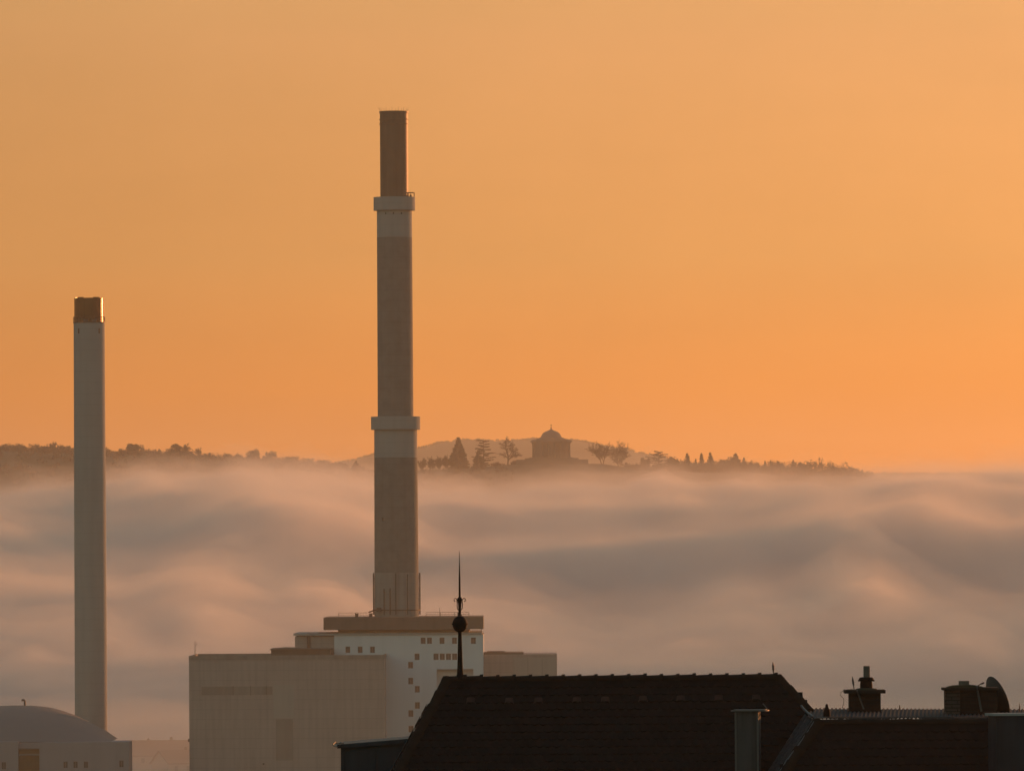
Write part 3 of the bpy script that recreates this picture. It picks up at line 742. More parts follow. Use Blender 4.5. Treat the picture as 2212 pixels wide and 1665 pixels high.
# ------------------------------------------------------------------ near roofs
random.seed(5)
M['vent'] = mat('grey brown vent tile', (0.042, 0.030, 0.026), var=.3, scale=4, spec=.1)
M['skylight'] = mat('dark skylight glass', (0.012, 0.015, 0.02), rough=.35, var=.2, scale=2, spec=.3)
def hit(x, y, P0, n):
    """where the sight line through photo position x, y meets the plane (P0, n)"""
    w = CM @ Vector(((x - 1106) / FV, (832.5 - y) / FV, -1.0))
    return CAMV + w * ((P0 - CAMV).dot(n) / w.dot(n))
u0 = S(160)
def tiles(mb, O, ax, dn, nrm, x_lo, x_hi, rows, e, w, th=.022, v0=0.0, mi=0, round_=.05, jit=.006):
    """plain tiles with rounded tails; x_lo/x_hi give the limits of a row at slope distance v"""
    for r in range(rows):
        va, vb = v0 + r * e, v0 + (r + 1) * e + .012
        lo, hi = x_lo(vb), x_hi(vb)
        k0 = math.floor(lo / w) - 1; k1 = math.ceil(hi / w) + 1
        for k in range(k0, k1):
            xa = k * w + (w / 2 if r % 2 else 0)
            if xa + w * .5 < lo or xa + w * .5 > hi: continue
            j = random.uniform(-jit, jit); j2 = random.uniform(-jit, jit) * 1.2; tl = random.uniform(0, jit)
            a, b = xa + .003, xa + w - .003
            xs = [a + (b - a) * q / 6 for q in range(7)]
            def P(x, v, h): return O + ax * x + dn * v + nrm * h
            tail = [(x, vb + j2 + round_ * (1 - ((x - (a + b) / 2) / ((b - a) / 2)) ** 2) - round_ * .5) for x in xs]
            top = [P(a, va - .03, .004 + j), P(b, va - .03, .004 + j)] + [P(x, v, th + .012 + j + tl) for x, v in tail[::-1]]
            mb.add(top, [tuple(range(len(top)))[::-1]], mi)
            lowr = [P(x, v, .0) for x, v in tail]; up = [P(x, v, th + .012 + j + tl) for x, v in tail]
            mb.add(up + lowr, [(q, q + 1, 8 + q, 7 + q) for q in range(6)], mi)
def cap_run(parent, name, pts, m, length, r0, r1, lip=.034):
    """a run of half-round ridge or hip tiles, big end up the line, each lapping the last"""
    a, b = Vector(pts[0]), Vector(pts[1]); L_ = (b - a).length; n = max(1, int(round(L_ / length))); d = (b - a).normalized()
    side = d.cross(Vector((0, 0, 1))).normalized(); up = side.cross(d)
    mb = MB()
    for i in range(n):
        p = a + d * (L_ * i / n - .03); q = a + d * (L_ * (i + 1) / n); N_ = 9
        jz = random.uniform(-.006, .006)
        rings = []
        for t, rr in ((0, r0), (.80, r1 + .006), (.81, r1 + lip), (1, r1 + lip * 1.15)):
            c = p.lerp(q, t) + up * jz
            rings.append([c + side * (rr * math.cos(PI * k / (N_ - 1) * 1.1 - .05 * PI)) + up * (rr * .8 * math.sin(PI * k / (N_ - 1) * 1.1 - .05 * PI)) for k in range(N_)])
        vs = [v for g in rings for v in g]
        mb.add(vs, [(g * N_ + k, g * N_ + k + 1, (g + 1) * N_ + k + 1, (g + 1) * N_ + k) for g in range(3) for k in range(N_ - 1)], 0, True)
        mb.add(rings[0], [tuple(range(N_))], 0); mb.add(rings[-1], [tuple(range(N_))[::-1]], 0)
    return mb.build(name, m, parent)

# the dark hipped house
DR0 = 162.0
A = V(968, 1464.5, DR0); B = V(1680, 1456.5, DR0); B.z = A.z
pit = rad(47)
dn = Vector((0, -math.cos(pit), -math.sin(pit))); nr = Vector((0, -math.sin(pit), math.cos(pit))); ax = Vector((1, 0, 0))
Lh = hit(858, 1668, A, nr); Rh = hit(1748, 1532, A, nr); Vl = hit(1655, 1672, A, nr)
house = thing('tiled_house', Vector(((A.x + B.x) / 2, DR0, 47.0)), 'near-black hipped tile roof with a ball finial, filling the bottom centre', 'house')
def uv(P): return ((P - A).dot(ax), (P - A).dot(dn))
(lu, lv), (ru, rv), (wu, wv) = uv(Lh), uv(Rh), uv(Vl)
bu = uv(B)[0]
def xlo(v): return lu * v / lv
def xhi(v): return bu + (ru - bu) * v / rv if v < rv else ru + (wu - ru) * (v - rv) / (wv - rv)
VM = 4.6
roof = MB()
pts = [A, B, Rh, A + ax * xhi(VM) + dn * VM, A + ax * xlo(VM) + dn * VM]
roof.prism([p - nr * .012 for p in pts], -nr * .15)
# hip face on the left, back slope, right hip face
eL = A + ax * xlo(VM) + dn * VM
bk = Vector((0, math.cos(pit), -math.sin(pit)))
roof.add([A, eL, Vector((eL.x, DR0 + 3.2, eL.z)), ], [(0, 1, 2)]); roof.add([A, B, B + bk * VM + ax * 1.5, A + bk * VM - ax * 1.5], [(0, 1, 2, 3)])
roof.add([B, Rh, B + bk * VM + ax * 1.5], [(0, 1, 2)])
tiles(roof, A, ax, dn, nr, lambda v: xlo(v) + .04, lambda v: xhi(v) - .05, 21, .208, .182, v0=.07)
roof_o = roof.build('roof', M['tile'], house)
cap_run(roof_o, 'ridge_tile_row', (A + Vector((.05, 0, -.045)), B + Vector((0, 0, -.045))), M['ridge'], .352, .105, .115)
eLx = A + ax * xlo(VM) + dn * VM
cap_run(roof_o, 'hip_tile_row', (eLx - nr * .03, A - nr * .04), M['ridge'], .40, .12, .128, .012)
cap_run(roof_o, 'hip_tile_row', (Rh - nr * .03, B - nr * .04), M['ridge'], .36, .105, .112, .010)
mb = MB()                                   # lead pieces showing beyond the left hip
hd = (eLx - A).normalized()
for i in range(9):
    p = A + hd * (.75 + i * .36) + Vector((-.17, .05, -.02)); q = p + hd * .30
    mb.prism([p, q, q + Vector((-.015, .06, -.10)), p + Vector((-.015, .06, -.10))], (0, .012, .012))
mb.build('hip_flashing', M['strap'], roof_o)
for px, py in ((1017, 1515), (1100, 1516), (1163, 1515), (1246, 1514), (1307.5, 1513.5), (1389, 1512), (1470.5, 1511), (1552.5, 1510), (1633.5, 1509)):
    p = hit(px, py, A, nr); mb = MB(); n_ = 9
    ringA = [p + ax * (.10 * math.cos(PI * k / (n_ - 1))) + nr * (.02 + .075 * math.sin(PI * k / (n_ - 1))) + dn * .075 for k in range(n_)]
    ringB = [p + ax * (.085 * math.cos(PI * k / (n_ - 1))) + nr * (.015 + .03 * math.sin(PI * k / (n_ - 1))) - dn * .09 for k in range(n_)]
    mb.add(ringA + ringB, [(k, k + 1, n_ + k + 1, n_ + k) for k in range(n_ - 1)], 0, True)
    ringC = [p + (q - p) * .8 - dn * .03 + dn * .0 for q in ringA]
    mb.add(ringA + ringC, [(k + 1, k, n_ + k, n_ + k + 1) for k in range(n_ - 1)], 0); mb.add(ringC, [tuple(range(n_))], 1)
    mb.build('vent_tile', [M['vent'], M['dark_void']], roof_o)
mb = MB(); wz = A.z - VM * math.sin(pit) + .05
mb.box((eL.x + .5, DR0 - VM * math.cos(pit) + .5, 46), (B.x + 1.5, DR0 + VM * math.cos(pit) - .5, wz)); mb.build('wall', M['house_wall'], house)
# finial on the left end of the ridge
fb = V(994, 1464, DR0)
def fz(y): return zat(y, DR0) + (fb.z - zat(1464, DR0))
mb = MB(); mb.lathe([(.125, fz(1467)), (.090, fz(1461)), (.066, fz(1455)), (.058, fz(1440)), (.037, fz(1364))], (fb.x, fb.y, 0), 20); fin = mb.build('finial', M['iron'], house)
rb_ = 15.2 * u0; cz_ = fz(1347.5)
prof = [(rb_ * 1.06 * math.sin(PI * q / 20), cz_ - rb_ * 1.2 * math.cos(PI * q / 20)) for q in range(1, 20)]
prof = prof[:9] + [(rb_ * 1.05, cz_ - .012), (rb_ * 1.17, cz_ - .012), (rb_ * 1.17, cz_ + .016), (rb_ * 1.04, cz_ + .016)] + prof[10:]
mb = MB(); mb.lathe(prof, (fb.x, fb.y, 0), 32); mb.build('ball', M['iron'], fin)
mb = MB(); mb.lathe([(.05, fz(1329)), (.026, fz(1325)), (.03, fz(1316)), (.034, fz(1305)), (.045, fz(1298)), (.055, fz(1296)), (.05, fz(1292)), (.022, fz(1289)), (.018, fz(1250)), (.004, fz(1191))], (fb.x, fb.y, 0), 12); mb.build('spike', M['iron'], fin)
for k in range(4):
    a = PI / 2 * k; c, s = math.cos(a), math.sin(a); mb = MB()
    pr = [(1, 1317.5), (3.5, 1317), (5.2, 1314), (5.6, 1308), (5.6, 1300), (6.2, 1295), (8.5, 1291.8), (11, 1292.2), (12.6, 1295), (11.8, 1298.2), (9.4, 1298.6)]
    mb.tube([(fb.x + r_ * u0 * c, fb.y + r_ * u0 * s, fz(y)) for r_, y in pr], .010, 6); mb.build('scroll', M['iron'], fin)
# lightning rod on the right end of the ridge
def rod(parent, x, y0, y1, d, lean=0.0, r=.012):
    p, q = V(x, y0, d), V(x + lean, y1, d); mb = MB(); L_ = q - p
    mb.tube([p, p + L_ * .25, p + L_ * .45, p + L_ * .7, q], [r * .8, r * .7, r * 1.5, r * 1.5, r * .3], 7); return mb.build('lightning_rod', M['steel'], parent)
rod(house, 1671, 1458, 1429, DR0, -1.5, .016)
# zinc clad dormer on the left hip
DD = 161.35
x0, x1 = V(736, 1600, DD).x, V(905, 1600, DD).x
def dz_(y): return zat(y, DD)
mb = MB(); zb_ = dz_(1760)
mb.prism([(x0, DD, zb_), (x1, DD, zb_), (x1, DD, dz_(1598)), (x0, DD, dz_(1611))], (0, 2.4, 0))
dorm = mb.build('dormer', M['zinc'], house)
for a, b in ((747, 809.5), (815, 871.5), (877, 905)):
    mb = MB(); pa, pb = V(a, 1612, DD).x, V(b, 1612, DD).x
    ta, tb = dz_(1618 - (a - 747) * .072), dz_(1618 - (b - 747) * .072)
    mb.prism([(pa, DD - .004, zb_), (pb, DD - .004, zb_), (pb, DD - .004, tb - .02), (pb - .03, DD - .004, tb), (pa + .05, DD - .004, ta), (pa, DD - .004, ta - .05)], (0, -.018, 0)); mb.build('side_panel', M['zinc'], dorm)
for a in (812.3, 874.2, 741):
    mb = MB(); pa = V(a, 1612, DD).x; mb.box((pa - .012, DD - .05, zb_), (pa + .012, DD - .001, dz_(1617 - (a - 747) * .072))); mb.build('standing_seam', M['zinc'], dorm)
mb = MB(); mb.prism([(x0 - .07, DD - .12, dz_(1613)), (x1, DD - .12, dz_(1600)), (x1, DD - .12, dz_(1591)), (x0 - .07, DD - .12, dz_(1604.5))], (0, 2.6, 0))
mb.build('dormer_roof', M['zinc'], dorm)
mb = MB(); gx, gz = x0 - .085, dz_(1603.5); rr = .085
prf = [(gx + rr * math.cos(t), gz + .75 * rr * math.sin(t)) for t in [PI + PI * q / 10 for q in range(11)]]
prf2 = [(gx + (rr - .012) * math.cos(t), gz + .75 * (rr - .012) * math.sin(t)) for t in [PI + PI * q / 10 for q in range(11)]]
mb.prism([(x, DD - .2, z) for x, z in prf + prf2[::-1]], (0, 2.7, 0)); mb.box((gx - .02, DD - .1, gz + .004), (gx + .16, DD - .07, gz + .022)); mb.build('gutter', M['steel'], dorm)
def rot_box(mb, c, w, dp, z0, z1, a, mi=0):
    cs, sn = math.cos(a), math.sin(a)
    P = [(c.x + x * cs - y * sn, c.y + x * sn + y * cs, z0) for x, y in ((-w/2, -dp/2), (w/2, -dp/2), (w/2, dp/2), (-w/2, dp/2))]
    mb.prism(P, (0, 0, z1 - z0), mi)
# grey clad chimney standing in front of the roof
DG = 159.4; c = V(1616, 1600, DG); ug = S(DG); rg = rad(-9)
mb = MB(); rot_box(mb, c, 50 * ug, 46 * ug, zat(1800, DG), zat(1536, DG) - .02, rg); clad = mb.build('clad_chimney', M['clad'], house)
for k in (-1, 1):
    mb = MB(); e_ = Vector((math.cos(rg), math.sin(rg), 0)); f_ = Vector((math.sin(rg), -math.cos(rg), 0))
    p = c + e_ * (k * 24 * ug) + f_ * (23.4 * ug); rot_box(mb, p, .035, .02, zat(1800, DG), zat(1540, DG), rg); mb.build('corner_trim', M['strap'], clad)
mb = MB(); P = c + Vector((.045, 0, 0)); rot_box(mb, P, 76 * ug, 62 * ug, zat(1536, DG) - .02, zat(1533.6, DG) - .02, rg); rot_box(mb, P, 68 * ug, 52 * ug, zat(1533.6, DG) - .02, zat(1532.4, DG) - .02, rg)
mb.build('cap', M['strap'], clad)
mb = MB(); mb.tube([V(1659, 1533, DG), V(1653, 1525, DG), V(1648, 1519, DG)], .014, 6); mb.build('lightning_rod', M['strap'], clad)

# the brown tiled house on the right
DQ = 158.5
C = V(1770, 1557.5, DQ); E = V(2420, 1550, DQ); E.z = C.z
pit2 = rad(50); dn2 = Vector((0, -math.cos(pit2), -math.sin(pit2))); nr2 = Vector((0, -math.sin(pit2), math.cos(pit2)))
H2 = hit(1690, 1672, C, nr2)
(hu, hv), eu = ((H2 - C).dot(ax), (H2 - C).dot(dn2)), (E - C).dot(ax)
house2 = thing('tiled_house', Vector((C.x + 3, DQ, 47)), 'red brown tiled roof at the bottom right with corrugated sheeting behind its ridge', 'house')
mb = MB(); VM2 = 3.6
mb.prism([C - nr2 * .012, E - nr2 * .012, E + dn2 * VM2 - nr2 * .012, C + ax * (hu * VM2 / hv) + dn2 * VM2 - nr2 * .012], -nr2 * .12)
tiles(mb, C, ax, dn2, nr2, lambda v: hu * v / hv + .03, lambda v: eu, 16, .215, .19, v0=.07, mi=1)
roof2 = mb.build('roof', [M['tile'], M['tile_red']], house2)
cap_run(roof2, 'ridge_tile_row', (C + Vector((.02, 0, -.04)), E + Vector((0, 0, -.04))), M['ridge'], .46, .10, .106, .012)
hE = C + ax * (hu * VM2 / hv) + dn2 * VM2
cap_run(roof2, 'hip_tile_row', (hE - nr2 * .03, C - nr2 * .04), M['ridge'], .42, .13, .14, .012)
# the slate covered gully between the two roofs
ga, gb = hit(1738, 1541, A, nr), hit(1640, 1695, A, nr); gc, gd = C + Vector((-.06, .02, -.03)), C + ax * (hu * (hv + .3) / hv) + dn2 * (hv + .3) + Vector((-.06, .02, -.02))
mb = MB(); NR = 13
for i in range(NR):
    t0, t1 = i / NR, (i + 1.08) / NR
    for k in range(5):
        s0, s1 = k / 5 + .008, (k + 1) / 5 - .008
        def Q(s, t): return ga.lerp(gb, t).lerp(gc.lerp(gd, t), s)
        j = random.uniform(0, .018); up_ = Vector((0, -.3, .95)) * .02
        P4 = [Q(s0, t0), Q(s1, t0), Q(s1, t1 + j * .6) + up_ * (1 + j * 20), Q(s0, t1 + j) + up_ * (1 + j * 25)]
        mb.prism(P4, (0, .006, -.03), 0)
mb.prism([ga + Vector((0, 0, -.04)), gb + Vector((0, 0, -.04)), gd + Vector((0, 0, -.04)), gc + Vector((0, 0, -.04))], (0, .01, -.06))
mb.build('gully', mat('grey valley slates', (0.075, 0.07, 0.07), rough=.8, var=.7, scale=5, tint=(.02, .02, .024)), roof2)
mb = MB(); pp = [V(1731, 1524, 161.0), V(1738, 1533, 160.6), V(1747, 1541, 160), V(1755, 1546, 159.6), V(1757, 1552, 159.2), V(1752, 1562, 158.9)]
mb.tube(pp, .026, 6); mb.tube([V(1757, 1552, 159.1), V(1768, 1550, 158.8), V(1785, 1549, 158.6)], .02, 6)
q_ = [gd.lerp(gc, t) + Vector((-.02 + random.uniform(-.02, .02), -.05, .03)) for t in [1 - i / 14 for i in range(14)]]
mb.tube(q_, [.028 + random.uniform(-.008, .012) for _ in q_], 6); mb.build('lead_flashing', M['strap'], roof2)
# corrugated sheets behind the ridge
mb = MB(); per = 8.7 * u0; xa, xb = V(1738, 1540, 160.5).x, V(2420, 1540, 160.5).x; n = int((xb - xa) / per * 8)
zn, zf = zat(1552.0, 159.0), zat(1533.0, 162.6)
def corr(i, t):
    x = xa + (xb - xa) * i / n; w_ = math.sin(2 * PI * (x - xa) / per); slp = .0105 * (x - xa) * 0
    return (x + .22 * t, 159.0 + 3.6 * t, zn + (zf - zn) * t + .016 * w_ - t * 0.0105 * (x - xa) - .004 * (x - xa) * (1 - t))
vs = [corr(i, t) for t in (0, .33, .66, 1) for i in range(n + 1)]; N1 = n + 1
mb.add(vs, [(g * N1 + i, g * N1 + i + 1, (g + 1) * N1 + i + 1, (g + 1) * N1 + i) for g in range(3) for i in range(n)], 0, True)
low = [(x, y, z - .03) for x, y, z in vs]
mb.add(low, [(g * N1 + i + 1, g * N1 + i, (g + 1) * N1 + i, (g + 1) * N1 + i + 1) for g in range(3) for i in range(n)], 0, True)
mb.add(vs[:N1] + low[:N1], [(i + 1, i, N1 + i, N1 + i + 1) for i in range(n)], 0); mb.add(vs[-N1:] + low[-N1:], [(i, i + 1, N1 + i + 1, N1 + i) for i in range(n)], 0)
corr_o = mb.build('corrugated_sheet', M['pantile'], house2)
mb = MB()
for a, b in ((1790, 1840), (1841, 1892), (1893, 1938), (1990, 2060), (2062, 2130)):
    p, q = V(a, 1549.5, 158.75), V(b, 1549.5, 158.75); mb.box((p.x, 158.6, p.z - .02), (q.x, 158.9, p.z + .012 + random.uniform(0, .008)))
mb.build('ridge_flashing', M['pantile'], house2)
mb = MB(); mb.box((C.x - .6, DQ - VM2 * math.cos(pit2) + .4, 46), (E.x, DQ + 4, C.z - VM2 * math.sin(pit2) + .1)); mb.build('wall', M['house_wall'], house2)
kb = V(1786, 1547, 158.9); mb = MB(); k_ = u0
mb.lathe([(7.6 * k_, kb.z), (7.6 * k_, kb.z + 8 * k_), (6.6 * k_, kb.z + 13 * k_), (4.6 * k_, kb.z + 18 * k_), (3.0 * k_, kb.z + 21 * k_), (3.0 * k_, kb.z + 24 * k_), (2.0 * k_, kb.z + 26.5 * k_), (.4 * k_, kb.z + 27.3 * k_)], (kb.x, kb.y, 0), 16); mb.build('roof_vent', M['iron'], house2)
rod(house2, 1944.5, 1536, 1521, 161.5, -1.5, .009); rod(house2, 2203, 1545, 1518, 161.0, -1, .009)

# brick chimney with a clay pot and a pipe
DA = 161.5; ua = S(DA)
pa = V(1867.5, 1515, DA)
def az_(y): return zat(y, DA) + (pa.z - zat(1515, DA))
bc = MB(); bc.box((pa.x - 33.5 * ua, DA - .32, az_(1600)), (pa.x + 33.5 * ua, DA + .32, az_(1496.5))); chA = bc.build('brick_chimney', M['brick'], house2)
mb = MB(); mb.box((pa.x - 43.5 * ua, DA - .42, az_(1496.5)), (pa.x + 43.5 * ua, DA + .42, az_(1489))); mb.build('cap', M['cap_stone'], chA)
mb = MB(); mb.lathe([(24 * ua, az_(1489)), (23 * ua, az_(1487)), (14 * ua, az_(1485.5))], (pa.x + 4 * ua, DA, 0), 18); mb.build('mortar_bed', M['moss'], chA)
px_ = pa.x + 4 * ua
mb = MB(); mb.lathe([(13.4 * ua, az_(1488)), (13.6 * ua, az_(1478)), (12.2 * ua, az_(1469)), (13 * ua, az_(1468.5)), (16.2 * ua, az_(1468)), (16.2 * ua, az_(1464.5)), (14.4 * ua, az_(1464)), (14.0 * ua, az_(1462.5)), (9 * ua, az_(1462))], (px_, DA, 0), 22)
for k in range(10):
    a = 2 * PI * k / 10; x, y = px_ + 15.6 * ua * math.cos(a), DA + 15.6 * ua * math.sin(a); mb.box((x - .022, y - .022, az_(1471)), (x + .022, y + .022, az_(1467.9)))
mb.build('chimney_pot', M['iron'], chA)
mb = MB(); mb.lathe([(7.0 * ua, az_(1465)), (7.0 * ua, az_(1438)), (6.2 * ua, az_(1438)), (6.2 * ua, az_(1450))], (px_ + 1 * ua, DA, 0), 20, cap=False); mb.build('flue_pipe', M['clay'], chA)
rod(chA, 1845, 1489, 1460.5, DA - .3, -4.0, .014)
mb = MB(); mb.tube([V(1851, 1490, DA - .44), V(1856, 1503, DA - .36), V(1866, 1531, DA - .36)], .020, 6); mb.build('lead_strap', M['strap'], chA)
mb = MB(); wpts = [(1842, 1488), (1832, 1488.5), (1822, 1491), (1815.5, 1495.5), (1814.8, 1500), (1818, 1504), (1822, 1507.5), (1823, 1513), (1821.5, 1521), (1819, 1530)]
mb.tube([V(x, y, DA - .2) for x, y in wpts], .0055, 5); mb.build('cable', M['steel'], chA)
# wide low brick chimney
DC = 160.5; uc = S(DC); pb = V(2097, 1510, DC)
def bz(y): return zat(y, DC) + (pb.z - zat(1510, DC))
def X(px): return V(px, 1510, DC).x
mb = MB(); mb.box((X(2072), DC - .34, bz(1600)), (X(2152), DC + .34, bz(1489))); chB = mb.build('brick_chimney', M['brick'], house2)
mb = MB(); mb.box((X(2041), DC - .31, bz(1600)), (X(2072), DC + .34, bz(1489)))  # left strip of the stack in paler brick
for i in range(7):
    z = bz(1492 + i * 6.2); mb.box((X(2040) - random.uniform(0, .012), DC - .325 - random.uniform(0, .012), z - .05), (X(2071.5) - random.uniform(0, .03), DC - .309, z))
mb.build('pale_brickwork', M['brick_pale'], chB)
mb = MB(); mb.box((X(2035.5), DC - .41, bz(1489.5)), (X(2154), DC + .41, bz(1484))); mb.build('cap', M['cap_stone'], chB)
mb = MB(); nn = 16
hh = [(2044, 1484), (2050, 1481.5), (2060, 1479.5), (2072, 1479), (2095, 1478.4), (2108, 1479.5), (2120, 1482), (2126, 1484)]
mb.prism([(X(a), DC - .3, bz(b)) for a, b in hh], (0, .6, 0), 0, True); mb.build('mortar_bed', M['moss'], chB)
mb = MB(); mb.lathe([(11.4 * uc, bz(1481)), (11.4 * uc, bz(1470)), (10.2 * uc, bz(1470)), (10.2 * uc, bz(1477))], (X(2082.5), DC, 0), 20, cap=False); mb.build('flue_pipe', M['clay'], chB)
mb = MB(); mb.tube([V(2107, 1484, DC - .2), V(2117, 1477.5, DC - .2), V(2123, 1475, DC - .2), V(2126, 1474, DC - .2)], [.012, .012, .022, .014], 6); mb.build('lightning_rod', M['steel'], chB)
mb = MB(); mb.tube([V(2110.5, 1482, DC - .43), V(2112, 1492, DC - .38), V(2120, 1536, DC - .38)], .022, 6); mb.build('lead_strap', M['strap'], chB)
# clad chimney at the right edge
DE = 157.0; ue = S(DE); c = V(2184, 1600, DE); rg = rad(13)
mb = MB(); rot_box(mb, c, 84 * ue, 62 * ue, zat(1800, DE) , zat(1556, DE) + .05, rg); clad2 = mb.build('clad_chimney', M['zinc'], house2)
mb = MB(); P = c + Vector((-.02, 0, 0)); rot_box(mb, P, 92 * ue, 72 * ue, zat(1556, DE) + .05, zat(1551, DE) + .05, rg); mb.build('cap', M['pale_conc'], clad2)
# satellite dish
dc = V(2153, 1505, 161.2)
nrm = Vector((.86, .34, .38)).normalized(); e1 = nrm.cross(Vector((0, 0, 1))).normalized(); e2 = e1.cross(nrm).normalized()
if e2.z < 0: e2 = -e2
dish = thing('satellite_dish', dc, 'grey satellite dish seen from behind beside the wide brick chimney', 'satellite dish')
mb = MB(); Rd = 45 * u0; rings, K = 8, 40
def dp(q, k, off): 
    r_ = Rd * q / rings; a = 2 * PI * k / K
    return dc + e1 * (r_ * math.cos(a) * .95) + e2 * (r_ * math.sin(a) * 1.02) + nrm * (.17 * (q / rings) ** 2 - .14 + off)
for off, rev in ((0, 0), (-.018, 1)):
    vs = [dp(q, k, off) for q in range(1, rings + 1) for k in range(K)] + [dp(0, 0, off)]
    fs = [((q) * K + k, (q) * K + (k + 1) % K, (q + 1) * K + (k + 1) % K, (q + 1) * K + k) for q in range(rings - 1) for k in range(K)] + [(rings * K, k, (k + 1) % K) for k in range(K)]
    mb.add(vs, [f[::-1] for f in fs] if rev else fs, 0, True)
rimv = [dp(rings, k, .004) for k in range(K)]
mb.tube(rimv + rimv[:1], .013, 6); mb.build('reflector', M['dish'], dish)
mb = MB(); bp_ = dc - nrm * .16
mb.tube([bp_ - e2 * .22, bp_ - e2 * .0, bp_ + e2 * .26], .03, 8); mb.tube([bp_, bp_ + Vector((-.1, 0, -.1)), bp_ + Vector((-.1, 0, -1.0))], .032, 8); mb.tube([bp_ + e1 * .18 - e2 * .15, bp_ + e1 * .05 + e2 * .2], .02, 6); mb.tube([bp_ - e1 * .18 - e2 * .15, bp_ - e1 * .05 + e2 * .2], .02, 6)
mb.build('mount', M['steel'], dish)

# ------------------------------------------------------------------ chapel on the hill
DCH = 5000.0; uh = S(DCH)
cb = V(1190.9, 990, DCH)
chap = thing('domed_chapel', cb, 'round domed hilltop chapel with columned porches on a stone terrace', 'chapel')
def hz_(y): return cb.z + (990 - y) * uh
R0 = 38.5 * uh
mb = MB(); mb.lathe([(R0, hz_(992)), (R0, hz_(953)), (R0 * 1.0, hz_(951)), (32.5 * uh, hz_(950.6)), (32.5 * uh, hz_(948.4)), (33 * uh, hz_(948.2)), (23.2 * uh, hz_(944.4))], (cb.x, cb.y, 0), 64); mb.build('rotunda', M['stone'], chap)
mb = MB()
dp_ = [(23.4, 946), (22.6, 943.4), (20.6, 940), (19.0, 937), (17.0, 934.6), (13.8, 932.8), (9.8, 931), (5.2, 929.2), (2.4, 927.5), (1.0, 926), (.5, 925.4)]
mb.lathe([(r * uh, hz_(y)) for r, y in dp_], (cb.x, cb.y, 0), 48); mb.build('dome', M['dome'], chap)
mb = MB(); mb.lathe([(.35, hz_(926.2)), (.35, hz_(924.6)), (.6, hz_(924)), (.25, hz_(923.3)), (.16, hz_(922.6)), (.12, hz_(916.2))], (cb.x, cb.y, 0), 10); mb.box((cb.x - .62, cb.y - .1, hz_(918.7)), (cb.x + .62, cb.y + .1, hz_(917.8))); mb.build('cross', M['iron'], chap)
half = 42.6 * uh; wid = 6.8
for k in range(4):
    a = PI / 2 * k; c, s = math.cos(a), math.sin(a)
    def T(x, y, z): return Vector((cb.x + x * c - y * s, cb.y + x * s + y * c, z))
    mb = MB(); zc, zt = hz_(957), hz_(951)
    e = 3.0 * uh
    mb.prism([T(R0 - 2, -wid, zc), T(half, -wid, zc), T(half, wid, zc), T(R0 - 2, wid, zc)], (0, 0, (zt - zc) * .45))
    zc2 = zc + (zt - zc) * .45
    b_ = [T(R0 - 2, -wid - .6, zc2), T(half + e, -wid - .6, zc2), T(half + e, wid + .6, zc2), T(R0 - 2, wid + .6, zc2)]
    mb.prism(b_, (0, 0, .35))
    apex = [T(R0 - 2, 0, hz_(949)), T(half - .8, 0, hz_(949))]
    v = [T(R0 - 2, -wid - .6, zc2 + .35), T(half + e * .8, -wid - .6, zc2 + .35), T(half + e * .8, wid + .6, zc2 + .35), T(R0 - 2, wid + .6, zc2 + .35)] + apex
    mb.add(v, [(0, 1, 5, 4), (2, 3, 4, 5), (1, 2, 5), (0, 4, 3)])
    porch = mb.build('porch', M['stone'], chap)
    for yy in (-1, -.36, .36, 1):
        mb = MB(); q = T(half - 1.0, yy * (wid - .9), 0); z0, z1 = hz_(988), zc
        mb.lathe([(.72, z0), (.72, z0 + .4), (.58, z0 + .45), (.52, z1 - .6), (.7, z1 - .25), (.7, z1)], (q.x, q.y, 0), 14); mb.build('column', M['stone'], porch)
    mb = MB()
    for q in range(3):
        h0, h1 = hz_(992 - 1.35 * q), hz_(992 - 1.35 * (q + 1)); w_ = wid + 2.4 - .5 * q; L_ = half + 3.2 - .9 * q
        mb.prism([T(R0 - 3, -w_, h0), T(L_, -w_, h0), T(L_, w_, h0), T(R0 - 3, w_, h0)], (0, 0, h1 - h0 - .003))
    mb.build('steps', M['stone'], porch)
mb = MB(); mb.box((cb.x - 57 * uh, cb.y - 15, hz_(1012)), (cb.x + 58.5 * uh, cb.y + 17, hz_(989.9)))
mb.box((cb.x - 76 * uh, cb.y - 21, hz_(1012)), (cb.x - 57 * uh - .01, cb.y + 17, hz_(993.2))); mb.box((cb.x + 58.51 * uh, cb.y - 21, hz_(1012)), (cb.x + 79 * uh, cb.y + 17, hz_(993.2)))
mb.box((cb.x - 57 * uh, cb.y - 19, hz_(1012)), (cb.x + 58.5 * uh, cb.y - 15.01, hz_(994)))
mb.build('terrace', M['stone'], chap)

